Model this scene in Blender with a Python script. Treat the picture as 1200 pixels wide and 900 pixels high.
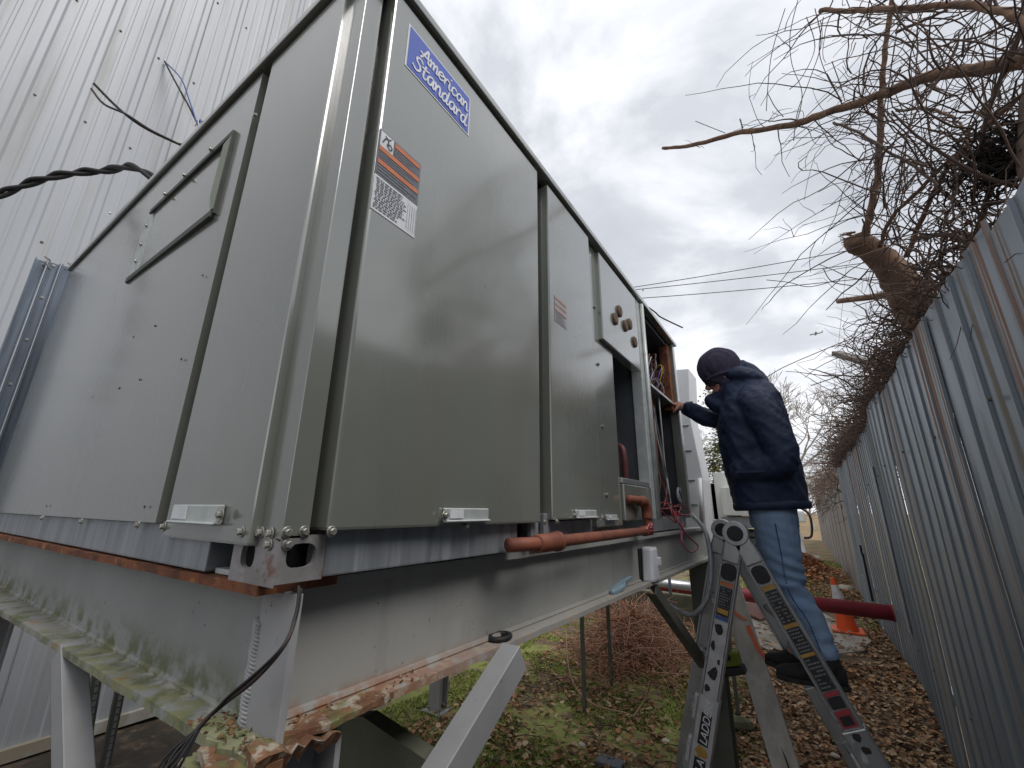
import bpy, bmesh, math, random
import numpy as np
from mathutils import Vector, Matrix, noise as mnoise
R = math.radians
random.seed(7)
rng = random.Random(11)
scene = bpy.context.scene
for o in list(bpy.data.objects): bpy.data.objects.remove(o)
C = scene.collection

# ------------------------------------------------------------------ camera
CAM = Vector((0.0, 0.0, 1.70))
YAW, PITCH, ROLL, FPX = -0.58571796, 0.2896916, 0.01045847, 493.236
fw = Vector((math.sin(YAW)*math.cos(PITCH), math.cos(YAW)*math.cos(PITCH), math.sin(PITCH)))
rt = Vector((math.cos(YAW), -math.sin(YAW), 0.0)); up = rt.cross(fw)
rt, up = math.cos(ROLL)*rt + math.sin(ROLL)*up, -math.sin(ROLL)*rt + math.cos(ROLL)*up
cd = bpy.data.cameras.new('camera'); cam = bpy.data.objects.new('camera', cd); C.objects.link(cam)
cd.sensor_width = 36.0; cd.lens = 36.0*FPX/1200.0; cd.clip_start = 0.02; cd.clip_end = 4000
cam.matrix_world = Matrix(((rt.x, up.x, -fw.x, CAM.x), (rt.y, up.y, -fw.y, CAM.y), (rt.z, up.z, -fw.z, CAM.z), (0, 0, 0, 1)))
scene.camera = cam

# ------------------------------------------------------------------ sky, sun, exposure
SUN_EL, SUN_AZ = R(54), R(97)      # azimuth clockwise from +Y
w = bpy.data.worlds.new('World'); scene.world = w; w.use_nodes = True
nt = w.node_tree; nt.nodes.clear(); N = nt.nodes.new; L = nt.links.new
outw = N('ShaderNodeOutputWorld')
sky = N('ShaderNodeTexSky'); sky.sky_type = 'NISHITA'; sky.sun_disc = False
sky.sun_elevation = SUN_EL; sky.sun_rotation = SUN_AZ
bg1 = N('ShaderNodeBackground'); bg1.inputs['Strength'].default_value = 0.10; L(sky.outputs[0], bg1.inputs['Color'])
tc = N('ShaderNodeTexCoord'); sp = N('ShaderNodeSeparateXYZ'); L(tc.outputs['Generated'], sp.inputs[0])
def wmath(op, a, b=None, clamp=False):
    m = N('ShaderNodeMath'); m.operation = op; m.use_clamp = clamp
    for i, q in enumerate((a, b)):
        if q is None: continue
        if isinstance(q, (int, float)): m.inputs[i].default_value = q
        else: L(q, m.inputs[i])
    return m.outputs[0]
zz = wmath('MAXIMUM', sp.outputs['Z'], 0.0); den = wmath('ADD', zz, 0.22)
cx = wmath('DIVIDE', sp.outputs['X'], den); cy = wmath('DIVIDE', sp.outputs['Y'], den)
cmb = N('ShaderNodeCombineXYZ'); L(cx, cmb.inputs[0]); L(cy, cmb.inputs[1]); cmb.inputs[2].default_value = 3.7
n1 = N('ShaderNodeTexNoise'); n1.inputs['Scale'].default_value = 1.55; n1.inputs['Detail'].default_value = 8; n1.inputs['Roughness'].default_value = 0.56; n1.inputs['Distortion'].default_value = 0.35
L(cmb.outputs[0], n1.inputs['Vector'])
cr = N('ShaderNodeValToRGB'); L(n1.outputs[0], cr.inputs[0])
e = cr.color_ramp.elements; e[0].position = 0.34; e[0].color = (0.45, 0.475, 0.52, 1); e[1].position = 0.64; e[1].color = (0.92, 0.93, 0.955, 1)
m_ = cr.color_ramp.elements.new(0.50); m_.color = (0.58, 0.60, 0.645, 1)
hz = wmath('SUBTRACT', 1.0, wmath('MULTIPLY', zz, 1.7), True); hz = wmath('POWER', hz, 2.2)
mixh = N('ShaderNodeMixRGB'); L(wmath('MULTIPLY', hz, 0.7), mixh.inputs[0]); L(cr.outputs[0], mixh.inputs[1]); mixh.inputs[2].default_value = (0.90, 0.91, 0.93, 1)
bg2 = N('ShaderNodeBackground'); bg2.inputs['Strength'].default_value = 1.0; L(mixh.outputs[0], bg2.inputs['Color'])
mx = N('ShaderNodeMixShader'); mx.inputs[0].default_value = 0.93
L(bg1.outputs[0], mx.inputs[1]); L(bg2.outputs[0], mx.inputs[2]); L(mx.outputs[0], outw.inputs['Surface'])
sl = bpy.data.lights.new('sun', 'SUN'); sl.energy = 1.2; sl.angle = R(28); sl.color = (1.0, 0.965, 0.92)
so = bpy.data.objects.new('sun', sl); C.objects.link(so)
sd = Vector((math.sin(SUN_AZ)*math.cos(SUN_EL), math.cos(SUN_AZ)*math.cos(SUN_EL), math.sin(SUN_EL)))
so.rotation_euler = sd.to_track_quat('Z', 'Y').to_euler(); so.location = sd*30
scene.view_settings.view_transform = 'Standard'; scene.view_settings.look = 'None'
scene.view_settings.gamma = 1.0; scene.view_settings.exposure = 0.38; scene.view_settings.use_curve_mapping = False
scene.render.resolution_x = 1024; scene.render.resolution_y = 768

# ------------------------------------------------------------------ helpers
def ray(px, py):
    return rt*((px-600)/FPX) - up*((py-450)/FPX) + fw
def at(px, py, ax, v):
    """where the sight line through a photo pixel (1200x900) meets the plane axis=v"""
    r = ray(px, py); return CAM + r*((v-CAM[ax])/r[ax])
def tag(o, label=None, cat=None, group=None, kind=None):
    if label: o['label'] = label
    if cat: o['category'] = cat
    if group: o['group'] = group
    if kind: o['kind'] = kind
    return o
def empty(name, loc, label=None, cat=None, group=None):
    o = bpy.data.objects.new(name, None); o.location = loc; o.empty_display_size = 0.1; C.objects.link(o)
    return tag(o, label, cat, group)
def link(name, me, mat, parent=None, loc=None, rot=None):
    o = bpy.data.objects.new(name, me); C.objects.link(o)
    if mat is not None and len(me.materials) == 0: me.materials.append(mat)
    if loc is not None: o.location = loc
    if rot is not None: o.rotation_euler = rot
    if parent is not None:
        o.parent = parent
        # top-level parents carry the thing's base point; parts are modelled in world space
        if parent.parent is None: o.matrix_parent_inverse = Matrix.Translation(-parent.location)
    return o
class MB:
    def __init__(s): s.v = []; s.f = []
    def add(s, vs, fs):
        b = len(s.v); s.v += [tuple(q) for q in vs]; s.f += [tuple(b+i for i in q) for q in fs]; return s
    def box(s, x0, x1, y0, y1, z0, z1):
        return s.add([(x0,y0,z0),(x1,y0,z0),(x1,y1,z0),(x0,y1,z0),(x0,y0,z1),(x1,y0,z1),(x1,y1,z1),(x0,y1,z1)],
            [(0,3,2,1),(4,5,6,7),(0,1,5,4),(1,2,6,5),(2,3,7,6),(3,0,4,7)])
    def bar(s, p0, p1, w, h, upv=(0,0,1)):
        p0 = Vector(p0); p1 = Vector(p1); d = (p1-p0).normalized(); u = Vector(upv)
        a = d.cross(u)
        if a.length < 1e-4: a = d.cross(Vector((1,0,0)))
        a.normalize(); b = a.cross(d).normalized(); a = a*(w/2); b = b*(h/2)
        vs = [p+i*a+j*b for p in (p0,p1) for i,j in ((-1,-1),(1,-1),(1,1),(-1,1))]
        return s.add(vs, [(3,2,1,0),(4,5,6,7),(0,1,5,4),(1,2,6,5),(2,3,7,6),(3,0,4,7)])
    def prism(s, pts, ext):
        ext = Vector(ext); n = len(pts); vs = [Vector(p) for p in pts]; vs += [p+ext for p in vs]
        fs = [tuple(range(n))[::-1], tuple(range(n, 2*n))] + [(i, (i+1) % n, n+(i+1) % n, n+i) for i in range(n)]
        return s.add(vs, fs)
    def poly(s, pts): return s.add(pts, [tuple(range(len(pts)))])
    def tube(s, pts, r, n=8, caps=True):
        pts = [Vector(p) for p in pts]; m = len(pts)
        if not hasattr(r, '__len__'): r = [r]*m
        t0 = (pts[1]-pts[0]).normalized(); a = t0.cross(Vector((0.13,0.31,0.94)))
        if a.length < 1e-3: a = t0.cross(Vector((1,0,0)))
        a.normalize(); vs = []
        for i in range(m):
            t = (pts[min(i+1,m-1)]-pts[max(i-1,0)])
            if t.length < 1e-9: t = t0
            t.normalize(); a = a-t*a.dot(t)
            if a.length < 1e-6: a = t.orthogonal()
            a.normalize(); b = t.cross(a)
            for k in range(n):
                an = 2*math.pi*k/n; vs.append(pts[i]+(a*math.cos(an)+b*math.sin(an))*r[i])
        fs = [(i*n+k, i*n+(k+1) % n, (i+1)*n+(k+1) % n, (i+1)*n+k) for i in range(m-1) for k in range(n)]
        if caps: fs += [tuple(range(n))[::-1], tuple(range((m-1)*n, m*n))]
        return s.add(vs, fs)
    def loft(s, rings, n=20, power=2.0):
        """rings: (center, axis_u, axis_v) with half-axes as vectors"""
        vs = []
        for c, u, v in rings:
            c = Vector(c); u = Vector(u); v = Vector(v)
            for k in range(n):
                an = 2*math.pi*k/n; ca, sa = math.cos(an), math.sin(an)
                ca = math.copysign(abs(ca)**(2/power), ca); sa = math.copysign(abs(sa)**(2/power), sa)
                vs.append(c+u*ca+v*sa)
        m = len(rings)
        fs = [(i*n+k, i*n+(k+1) % n, (i+1)*n+(k+1) % n, (i+1)*n+k) for i in range(m-1) for k in range(n)]
        fs += [tuple(range(n))[::-1], tuple(range((m-1)*n, m*n))]
        return s.add(vs, fs)
    def limb(s, pts, rad, n=14, asp=1.0):
        """rounded tapering limb through joints"""
        pts = [Vector(p) for p in pts]; q = []; rr = []
        for i in range(len(pts)-1):
            for k in range(4): f = k/4; q.append(crom(pts, i, f)); rr.append(rad[i]*(1-f)+rad[i+1]*f)
        q.append(pts[-1]); rr.append(rad[-1]); 
        d0 = (q[0]-q[1]).normalized(); d1 = (q[-1]-q[-2]).normalized()
        q = [q[0]+d0*rr[0]*.8, q[0]+d0*rr[0]*.5]+q+[q[-1]+d1*rr[-1]*.5, q[-1]+d1*rr[-1]*.8]; rr = [rr[0]*.3, rr[0]*.8]+rr+[rr[-1]*.8, rr[-1]*.3]
        return s.tube(q, rr, n)
    def ball(s, c, rx, ry, rz, n=14, m=9, rot=None):
        vs = []; c = Vector(c); rot = rot or Matrix.Identity(3)
        for i in range(1, m):
            th = math.pi*i/m
            for k in range(n):
                an = 2*math.pi*k/n; vs.append(c+rot@Vector((rx*math.sin(th)*math.cos(an), ry*math.sin(th)*math.sin(an), rz*math.cos(th))))
        vs += [c+rot@Vector((0,0,rz)), c+rot@Vector((0,0,-rz))]
        fs = [(i*n+k, (i+1)*n+k, (i+1)*n+(k+1) % n, i*n+(k+1) % n) for i in range(m-2) for k in range(n)]
        T = len(vs)-2
        fs += [(T, k, (k+1) % n) for k in range(n)] + [(T+1, (m-2)*n+(k+1) % n, (m-2)*n+k) for k in range(n)]
        return s.add(vs, fs)
    def mesh(s, name, smooth=False, bevel=0, seg=2):
        me = bpy.data.meshes.new(name); me.from_pydata(s.v, [], s.f)
        if bevel:
            bm = bmesh.new(); bm.from_mesh(me)
            ed = [e for e in bm.edges if len(e.link_faces) == 2 and e.calc_face_angle(0) > 0.5]
            bmesh.ops.bevel(bm, geom=ed, offset=bevel, segments=seg, affect='EDGES', profile=0.6, clamp_overlap=True)
            bm.to_mesh(me); bm.free()
        if smooth: me.shade_smooth()
        me.update(); return me
    def build(s, name, mat, parent=None, smooth=False, bevel=0, seg=2):
        return link(name, s.mesh(name, smooth, bevel, seg), mat, parent)
def crom(P, i, f):
    a = P[max(i-1,0)]; b = P[i]; c = P[i+1]; d = P[min(i+2,len(P)-1)]
    return 0.5*((2*b)+(c-a)*f+(2*a-5*b+4*c-d)*f*f+(3*b-a-3*c+d)*f*f*f)
def spline(P, k=6):
    P = [Vector(p) for p in P]; out = []
    for i in range(len(P)-1):
        for j in range(k): out.append(crom(P, i, j/k))
    return out+[P[-1]]
def remeshed(mb, name, voxel, smooth_it=4, disp=None):
    me = mb.mesh(name); tmp = bpy.data.objects.new('tmp', me); C.objects.link(tmp)
    md = tmp.modifiers.new('r', 'REMESH'); md.mode = 'VOXEL'; md.voxel_size = voxel
    sm = tmp.modifiers.new('s', 'SMOOTH'); sm.iterations = smooth_it; sm.factor = 0.5
    dg = bpy.context.evaluated_depsgraph_get(); out = bpy.data.meshes.new_from_object(tmp.evaluated_get(dg))
    bpy.data.objects.remove(tmp); out.name = name
    if disp:
        out.update(); nn = [v.normal.copy() for v in out.vertices]
        for v, q in zip(out.vertices, nn): v.co = v.co+q*disp(v.co, q)
    out.shade_smooth(); return out
def text_mesh(body, size, name, shear=0.0):
    cu = bpy.data.curves.new(name, 'FONT'); cu.body = body; cu.size = size; cu.shear = shear; cu.offset = size*0.012
    o = bpy.data.objects.new('tmp', cu); C.objects.link(o); dg = bpy.context.evaluated_depsgraph_get()
    me = bpy.data.meshes.new_from_object(o.evaluated_get(dg)); bpy.data.objects.remove(o); return me
def place_text(body, size, origin, u, v, mat, parent, name='lettering', shear=0.0):
    me = text_mesh(body, size, name, shear); O = Vector(origin); u = Vector(u); v = Vector(v)
    me2 = bpy.data.meshes.new(name)
    me2.from_pydata([tuple(O+u*p.co.x+v*p.co.y) for p in me.vertices], [], [tuple(f.vertices) for f in me.polygons])
    return link(name, me2, mat, parent)
def ribbon(mb, pts, wd, O, u, v):
    """flat stroke of a given width through 2D points"""
    P = spline([Vector((a, b, 0)) for a, b in pts], 5); nrm = []
    vs = []; nn_ = u.cross(v).normalized()
    for i, p in enumerate(P):
        t = (P[min(i+1,len(P)-1)]-P[max(i-1,0)]).normalized(); q = Vector((-t.y, t.x, 0))*(wd/2)
        for z in (p+q, p-q): vs.append(O+u*z.x+v*z.y+nn_*(i*2e-5))
    mb.add(vs, [(2*i, 2*i+1, 2*i+3, 2*i+2) for i in range(len(P)-1)])
    for p in (P[0], P[-1]):
        cs = [O+u*(p.x+math.cos(a)*wd/2)+v*(p.y+math.sin(a)*wd/2) for a in [k*math.pi/4 for k in range(8)]]
        mb.poly([c+nn_*(-1.5e-4 if p is P[0] else .0012) for c in cs])

# ------------------------------------------------------------------ materials
MATS = {}
def mat(name, c1, c2=None, scale=6.0, stretch=(1,1,1), rough=0.55, metal=0.0, bump=0.0, bscale=60.0, bstretch=(1,1,1), spec=0.5,
        layers=(), lo=0.35, hi=0.65, coat=0.0, island=None, detail=6, wave=None, trans=0.0):
    """procedural surface: two-tone noise + stain layers (colour, opts) + fine relief"""
    m = bpy.data.materials.new(name); m.use_nodes = True; t = m.node_tree; t.nodes.clear()
    N = t.nodes.new; L = t.links.new
    out = N('ShaderNodeOutputMaterial'); b = N('ShaderNodeBsdfPrincipled'); L(b.outputs[0], out.inputs[0])
    tc = N('ShaderNodeTexCoord')
    def noise(sc, st, det=6, ro=0.55, off=0.0):
        mp = N('ShaderNodeMapping'); mp.inputs['Scale'].default_value = st; mp.inputs['Location'].default_value = (off, off*1.7, off*0.6)
        L(tc.outputs['Object'], mp.inputs['Vector'])
        n = N('ShaderNodeTexNoise'); n.inputs['Scale'].default_value = sc; n.inputs['Detail'].default_value = det; n.inputs['Roughness'].default_value = ro
        L(mp.outputs[0], n.inputs['Vector']); return n.outputs[0]
    def mapr(x, a, bb, c=0.0, d=1.0):
        q = N('ShaderNodeMapRange'); q.interpolation_type = 'SMOOTHSTEP'; L(x, q.inputs[0])
        for i, z in enumerate((a, bb, c, d)): q.inputs[i+1].default_value = z
        return q.outputs[0]
    def mixc(f, a, bb):
        q = N('ShaderNodeMixRGB'); L(f, q.inputs[0])
        for i, z in ((1, a), (2, bb)):
            if isinstance(z, tuple): q.inputs[i].default_value = (*z, 1)
            else: L(z, q.inputs[i])
        return q.outputs[0]
    def mixf(f, a, bb):
        q = N('ShaderNodeMix'); q.data_type = 'FLOAT'; L(f, q.inputs[0])
        for i, z in ((2, a), (3, bb)):
            if isinstance(z, (int, float)): q.inputs[i].default_value = z
            else: L(z, q.inputs[i])
        return q.outputs[0]
    def mul(a, bb):
        q = N('ShaderNodeMath'); q.operation = 'MULTIPLY'; L(a, q.inputs[0])
        if isinstance(bb, (int, float)): q.inputs[1].default_value = bb
        else: L(bb, q.inputs[1])
        return q.outputs[0]
    if island:
        g = N('ShaderNodeNewGeometry'); rp = N('ShaderNodeValToRGB'); L(g.outputs['Random Per Island'], rp.inputs[0])
        rp.color_ramp.interpolation = 'LINEAR'; es = rp.color_ramp.elements
        es[0].color = (*island[0], 1); es[1].color = (*island[-1], 1)
        for i, c in enumerate(island[1:-1]): q = es.new((i+1)/(len(island)-1)); q.color = (*c, 1)
        col = rp.outputs[0]
        if c2 is not None: col = mixc(mul(mapr(noise(scale, stretch, detail), lo, hi), 0.5), col, c2)
    else:
        c2 = c2 or c1; col = mixc(mapr(noise(scale, stretch, detail), lo, hi), c1, c2)
    ro = rough; me_ = metal; off = 3.1
    for lc, op in layers:
        off += 5.3
        mk = mapr(noise(op.get('scale', 5), op.get('stretch', (1,1,1)), op.get('detail', 7), op.get('nr', 0.6), off), op.get('lo', .5), op.get('hi', .6))
        for ax, a, bb in op.get('grad', ()):
            s = N('ShaderNodeSeparateXYZ'); L(tc.outputs['Object'], s.inputs[0]); mk = mul(mk, mapr(s.outputs[ax], a, bb))
        mk = mul(mk, op.get('amt', 1.0))
        col = mixc(mk, col, lc); ro = mixf(mk, ro, op.get('rough', 0.85)); me_ = mixf(mk, me_, op.get('metal', 0.0))
    L(col, b.inputs['Base Color'])
    for k, z in (('Roughness', ro), ('Metallic', me_)):
        if isinstance(z, (int, float)): b.inputs[k].default_value = z
        else: L(z, b.inputs[k])
    b.inputs['Specular IOR Level'].default_value = spec
    if coat: b.inputs['Coat Weight'].default_value = coat; b.inputs['Coat Roughness'].default_value = 0.13; b.inputs['Coat IOR'].default_value = 2.05
    nrm = None
    if wave:
        bp = N('ShaderNodeBump'); bp.inputs['Strength'].default_value = wave[1]; bp.inputs['Distance'].default_value = 0.02
        L(noise(wave[0], (1,1,1), 1), bp.inputs['Height']); nrm = bp.outputs[0]
    if bump:
        bp = N('ShaderNodeBump'); bp.inputs['Strength'].default_value = bump; bp.inputs['Distance'].default_value = 0.006
        L(noise(bscale, bstretch, 8, 0.65), bp.inputs['Height'])
        if nrm: L(nrm, bp.inputs['Normal'])
        nrm = bp.outputs[0]
    if nrm: L(nrm, b.inputs['Normal'])
    MATS[name] = m; return m
RUST = (0.20, 0.065, 0.022)
paint = mat('unit_paint', (0.168,0.175,0.149), (0.192,0.199,0.172), 1.6, rough=0.26, spec=0.7, wave=(1.1, 0.045), coat=1.0, detail=3,
    layers=[((0.145,0.151,0.128), dict(scale=2.0, stretch=(2,2,0.4), lo=.45, hi=.85, amt=.5, rough=.36, detail=3)),
            ((0.27,0.276,0.25), dict(scale=1.5, stretch=(3,3,0.3), lo=.52, hi=.85, amt=.4, rough=.4, detail=3)),
            ((0.05,0.045,0.035), dict(scale=160, lo=.74, hi=.78, amt=.7, detail=2))])
paintd = mat('unit_post_paint', (0.16,0.162,0.14), (0.19,0.192,0.17), 2.0, stretch=(3,3,.4), rough=0.38, bump=0.03, bscale=300)
galv = mat('galvanised_rail', (0.33,0.35,0.37), (0.235,0.25,0.268), 9, stretch=(3,3,.35), rough=0.42, metal=0.4, bump=0.04, bscale=120,
    layers=[((0.55,0.58,0.62), dict(scale=16, stretch=(1.6,1.6,.12), lo=.54, hi=.70, amt=.4, rough=.6)),
            (RUST, dict(scale=7, lo=.68, hi=.78, amt=.7))])
bracket_m = mat('weathered_bracket', (0.36,0.34,0.34), (0.25,0.235,0.23), 14, rough=0.55, metal=0.35, bump=0.12, bscale=90,
    layers=[((0.17,0.075,0.035), dict(scale=22, lo=.56, hi=.68, amt=.85)), ((0.5,0.49,0.48), dict(scale=30, lo=.6, hi=.7, amt=.5))])
zinc = mat('zinc_bright', (0.55,0.56,0.56), (0.42,0.43,0.44), 40, rough=0.35, metal=0.75, bump=0.03)
latch_m = mat('latch_metal', (0.56,0.59,0.57), (0.47,0.5,0.49), 20, rough=0.4, metal=0.3, bump=0.03,
    layers=[((0.3,0.3,0.27), dict(scale=25, lo=.58, hi=.7, amt=.6))])
black = mat('black_void', (0.012,0.012,0.013), rough=0.9)
rubber = mat('black_rubber', (0.014,0.014,0.016), (0.022,0.022,0.025), 60, rough=0.6, bump=0.05)
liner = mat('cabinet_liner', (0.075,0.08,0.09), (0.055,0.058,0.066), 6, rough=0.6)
rustm = mat('rusted_iron', (0.22,0.075,0.03), (0.10,0.035,0.018), 18, rough=0.85, bump=0.5, bscale=55,
    layers=[((0.34,0.14,0.05), dict(scale=30, lo=.56, hi=.68)), ((0.03,0.015,0.01), dict(scale=45, lo=.62, hi=.7))])
pipe_m = mat('rusty_pipe', (0.27,0.085,0.045), (0.19,0.06,0.035), 9, rough=0.62, bump=0.12, bscale=70,
    layers=[((0.12,0.055,0.04), dict(scale=14, lo=.55, hi=.7, amt=.7)), ((0.40,0.24,0.05), dict(scale=9, lo=.68, hi=.74, amt=.8))])
steel_y = mat('stand_paint_long', (0.37,0.37,0.355), (0.31,0.31,0.295), 2.5, stretch=(1,1,2), rough=0.55, bump=0.06, bscale=80,
    layers=[((0.08,0.075,0.065), dict(scale=70, lo=.68, hi=.74, amt=.85, detail=3)),
            ((0.28,0.275,0.255), dict(scale=5, stretch=(2,2,.3), lo=.5, hi=.72, amt=.6)),
            ((0.30,0.11,0.035), dict(scale=26, lo=.38, hi=.55, amt=.95, grad=((2,1.42,1.385),(1,1.25,0.45)))),
            ((0.42,0.33,0.24), dict(scale=40, lo=.5, hi=.6, amt=.8, grad=((2,1.40,1.392),)))])
steel_x = mat('stand_paint_short', (0.31,0.32,0.31), (0.25,0.255,0.245), 2.5, rough=0.6, bump=0.07, bscale=80,
    layers=[((0.08,0.075,0.065), dict(scale=70, lo=.68, hi=.74, amt=.85, detail=3)),
            ((0.11,0.125,0.05), dict(scale=17, lo=.42, hi=.60, amt=.9, detail=9, grad=((2,1.48,1.40),))),
            ((0.25,0.245,0.12), dict(scale=24, lo=.42, hi=.60, amt=.85, grad=((2,1.405,1.39),(0,-1.9,-1.2)))), ((0.30,0.28,0.235), dict(scale=14, lo=.40, hi=.6, amt=.7, grad=((2,1.40,1.392),(0,-1.1,-1.8)))),
            ((0.50,0.50,0.44), dict(scale=34, lo=.50, hi=.6, amt=.7, grad=((2,1.405,1.39),(1,.375,.40)))),
            ((0.30,0.12,0.04), dict(scale=20, lo=.58, hi=.68, amt=.9, grad=((2,1.41,1.385),)))])
steel_leg = mat('stand_leg_paint', (0.36,0.36,0.365), (0.30,0.30,0.30), 4, rough=0.55, bump=0.05, bscale=90,
    layers=[((0.09,0.085,0.08), dict(scale=60, lo=.68, hi=.75, amt=.8, detail=3)), (RUST, dict(scale=8, lo=.68, hi=.76, amt=.6))])
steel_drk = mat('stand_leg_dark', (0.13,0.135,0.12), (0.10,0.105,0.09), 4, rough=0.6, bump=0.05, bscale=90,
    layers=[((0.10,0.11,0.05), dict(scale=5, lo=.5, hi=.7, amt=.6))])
flake = mat('flaking_rust', (0.26,0.13,0.065), (0.14,0.065,0.035), 22, rough=0.9, bump=0.6, bscale=45,
    layers=[((0.42,0.37,0.29), dict(scale=28, lo=.50, hi=.6)), ((0.16,0.17,0.06), dict(scale=14, lo=.55, hi=.66)), ((0.04,0.025,0.02), dict(scale=50, lo=.62, hi=.68))])
mossy = mat('mossy_flake', (0.19,0.20,0.085), (0.28,0.28,0.17), 18, rough=0.95, bump=0.6, bscale=60,
    layers=[((0.45,0.42,0.34), dict(scale=22, lo=.56, hi=.66)), ((0.28,0.12,0.04), dict(scale=15, lo=.62, hi=.7)), ((0.03,0.03,0.02), dict(scale=50, lo=.62, hi=.68))])
wallm = mat('wall_sheet', (0.44,0.455,0.48), (0.385,0.40,0.425), 0.7, stretch=(1,3,.4), rough=0.4, metal=0.12, bump=0.02, bscale=60,
    layers=[((0.36,0.355,0.33), dict(scale=2.2, stretch=(1,3,.15), lo=.5, hi=.72, amt=.6, rough=.6))])
_st = [at(*p,0,.63).y for p in ((1137,297),(1156,275),(1123,327),(1036,450))]
fencem = mat('fence_sheet', (0.225,0.26,0.295), (0.175,0.21,0.245), 1.6, stretch=(1,2.5,.35), rough=0.42, metal=0.4, bump=0.04, bscale=90,
    layers=[((0.28,0.31,0.335), dict(scale=3.2, stretch=(1,4,.12), lo=.55, hi=.72, amt=.7, rough=.55, metal=.4)),
            ((0.14,0.165,0.19), dict(scale=2.4, stretch=(1,3,.25), lo=.58, hi=.74, amt=.7, metal=.3)),
            ((0.26,0.22,0.13), dict(scale=2.6, stretch=(1,3.2,.06), lo=.56, hi=.64, amt=.7)),
            ((0.30,0.125,0.045), dict(scale=3.1, stretch=(1,3.4,.05), lo=.575, hi=.64, amt=.9, grad=((2,0.3,2.4),)))]+
    [(c_, dict(scale=5, stretch=(1,5,.25), lo=.30, hi=.62, amt=a_, grad=((2,z_,z_+1.2),(1,y_-.035,y_-.015),(1,y_+w_,y_+w_-.03)))) for y_, w_, z_, a_, c_ in ((_st[0],.04,.2,.95,(0.36,0.15,0.05)),(_st[1],.05,.6,.95,(0.36,0.15,0.05)),(_st[2],.04,.9,.8,(0.25,0.19,0.10)),(_st[3],.10,-.8,.6,(0.27,0.235,0.15)))])
fencefar = mat('far_fence_sheet', (0.20,0.19,0.18), (0.13,0.11,0.10), 2, stretch=(1,3,.2), rough=0.6, metal=.2,
    layers=[((0.45,0.45,0.45), dict(scale=5, stretch=(1,3,.1), lo=.58, hi=.64, amt=.8)), (RUST, dict(scale=3, stretch=(1,3,.1), lo=.58, hi=.7))])
bark = mat('bark', (0.23,0.135,0.085), (0.13,0.075,0.05), 12, stretch=(1,1,1), rough=0.85, bump=0.9, bscale=40,
    layers=[((0.33,0.21,0.13), dict(scale=13, lo=.55, hi=.68)), ((0.05,0.035,0.028), dict(scale=30, lo=.62, hi=.7))])
vinem = mat('vine_stem', (0.11,0.06,0.042), island=[(0.05,0.036,0.030),(0.115,0.075,0.058),(0.18,0.115,0.085),(0.075,0.052,0.043)], rough=0.8)
twigm = mat('twig', (0.075,0.05,0.04), island=[(0.05,0.034,0.028),(0.10,0.065,0.05),(0.13,0.08,0.055)], rough=0.8)
farbark = mat('hazed_far_bark', (0.42,0.395,0.37), (0.50,0.48,0.46), 3, rough=0.9)  # distance haze is put into this pale grey-brown colour
everg = mat('evergreen_leaf', (0.09,0.11,0.03), island=[(0.08,0.11,0.03),(0.18,0.20,0.06),(0.27,0.26,0.10),(0.11,0.14,0.045)], rough=0.6)
leafm = mat('dry_leaf', (0.2,0.1,0.05), island=[(0.11,0.072,0.043),(0.30,0.17,0.085),(0.44,0.29,0.155),(0.21,0.115,0.06),(0.56,0.43,0.28),(0.40,0.175,0.075),(0.15,0.095,0.06),(0.50,0.34,0.19)], rough=0.75, spec=.3)
mossm = mat('moss_blade', (0.09,0.13,0.02), island=[(0.11,0.16,0.025),(0.22,0.29,0.055),(0.33,0.36,0.09),(0.16,0.22,0.04),(0.38,0.34,0.15)], rough=0.9)
conc = mat('concrete', (0.46,0.42,0.36), (0.36,0.33,0.28), 5, rough=0.9, bump=0.25, bscale=70,
    layers=[((0.13,0.11,0.085), dict(scale=3, lo=.55, hi=.7, amt=.7))])
concm = mat('mossy_concrete', (0.11,0.12,0.08), (0.16,0.16,0.12), 6, rough=0.95, bump=0.3, bscale=50)
redpipe_m = mat('red_pipe_paint', (0.30,0.035,0.045), (0.24,0.028,0.035), 8, rough=0.4, bump=.03, layers=[((0.36,0.10,0.10), dict(scale=6, lo=.6, hi=.75, amt=.6))])
cone_o = mat('cone_orange', (0.85,0.11,0.015), (0.75,0.09,0.012), 15, rough=0.5, layers=[((0.25,0.1,0.06), dict(scale=20, lo=.64, hi=.75, amt=.6))])
cone_w = mat('cone_white', (0.72,0.70,0.68), (0.6,0.57,0.55), 15, rough=0.4)
alum = mat('ladder_aluminium', (0.44,0.45,0.46), (0.36,0.37,0.38), 14, stretch=(1,1,.4), rough=0.36, metal=0.8, bump=0.03, bscale=150,
    layers=[((0.20,0.20,0.20), dict(scale=40, lo=.62, hi=.7, amt=.6)), ((0.62,0.62,0.64), dict(scale=12, lo=.6, hi=.72, amt=.6, metal=.3))])
alumw = mat('ladder_pale_panel', (0.58,0.58,0.60), (0.48,0.48,0.50), 20, rough=0.4, metal=0.35,
    layers=[((0.25,0.25,0.25), dict(scale=30, lo=.60, hi=.68, amt=.6))])
stick_k = mat('sticker_black', (0.016,0.016,0.018), (0.028,0.028,0.03), 60, rough=0.4, layers=[((0.4,0.4,0.4), dict(scale=60, lo=.68, hi=.72, amt=.6))])
stick_y = mat('sticker_yellow', (0.50,0.30,0.06), (0.38,0.22,0.05), 30, rough=0.4)
stick_o = mat('sticker_orange', (0.62,0.19,0.07), (0.55,0.16,0.06), 30, rough=0.4)
stick_r = mat('sticker_red', (0.36,0.045,0.06), rough=0.4)
stick_b = mat('sticker_blue', (0.05,0.10,0.36), rough=0.4)
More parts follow.
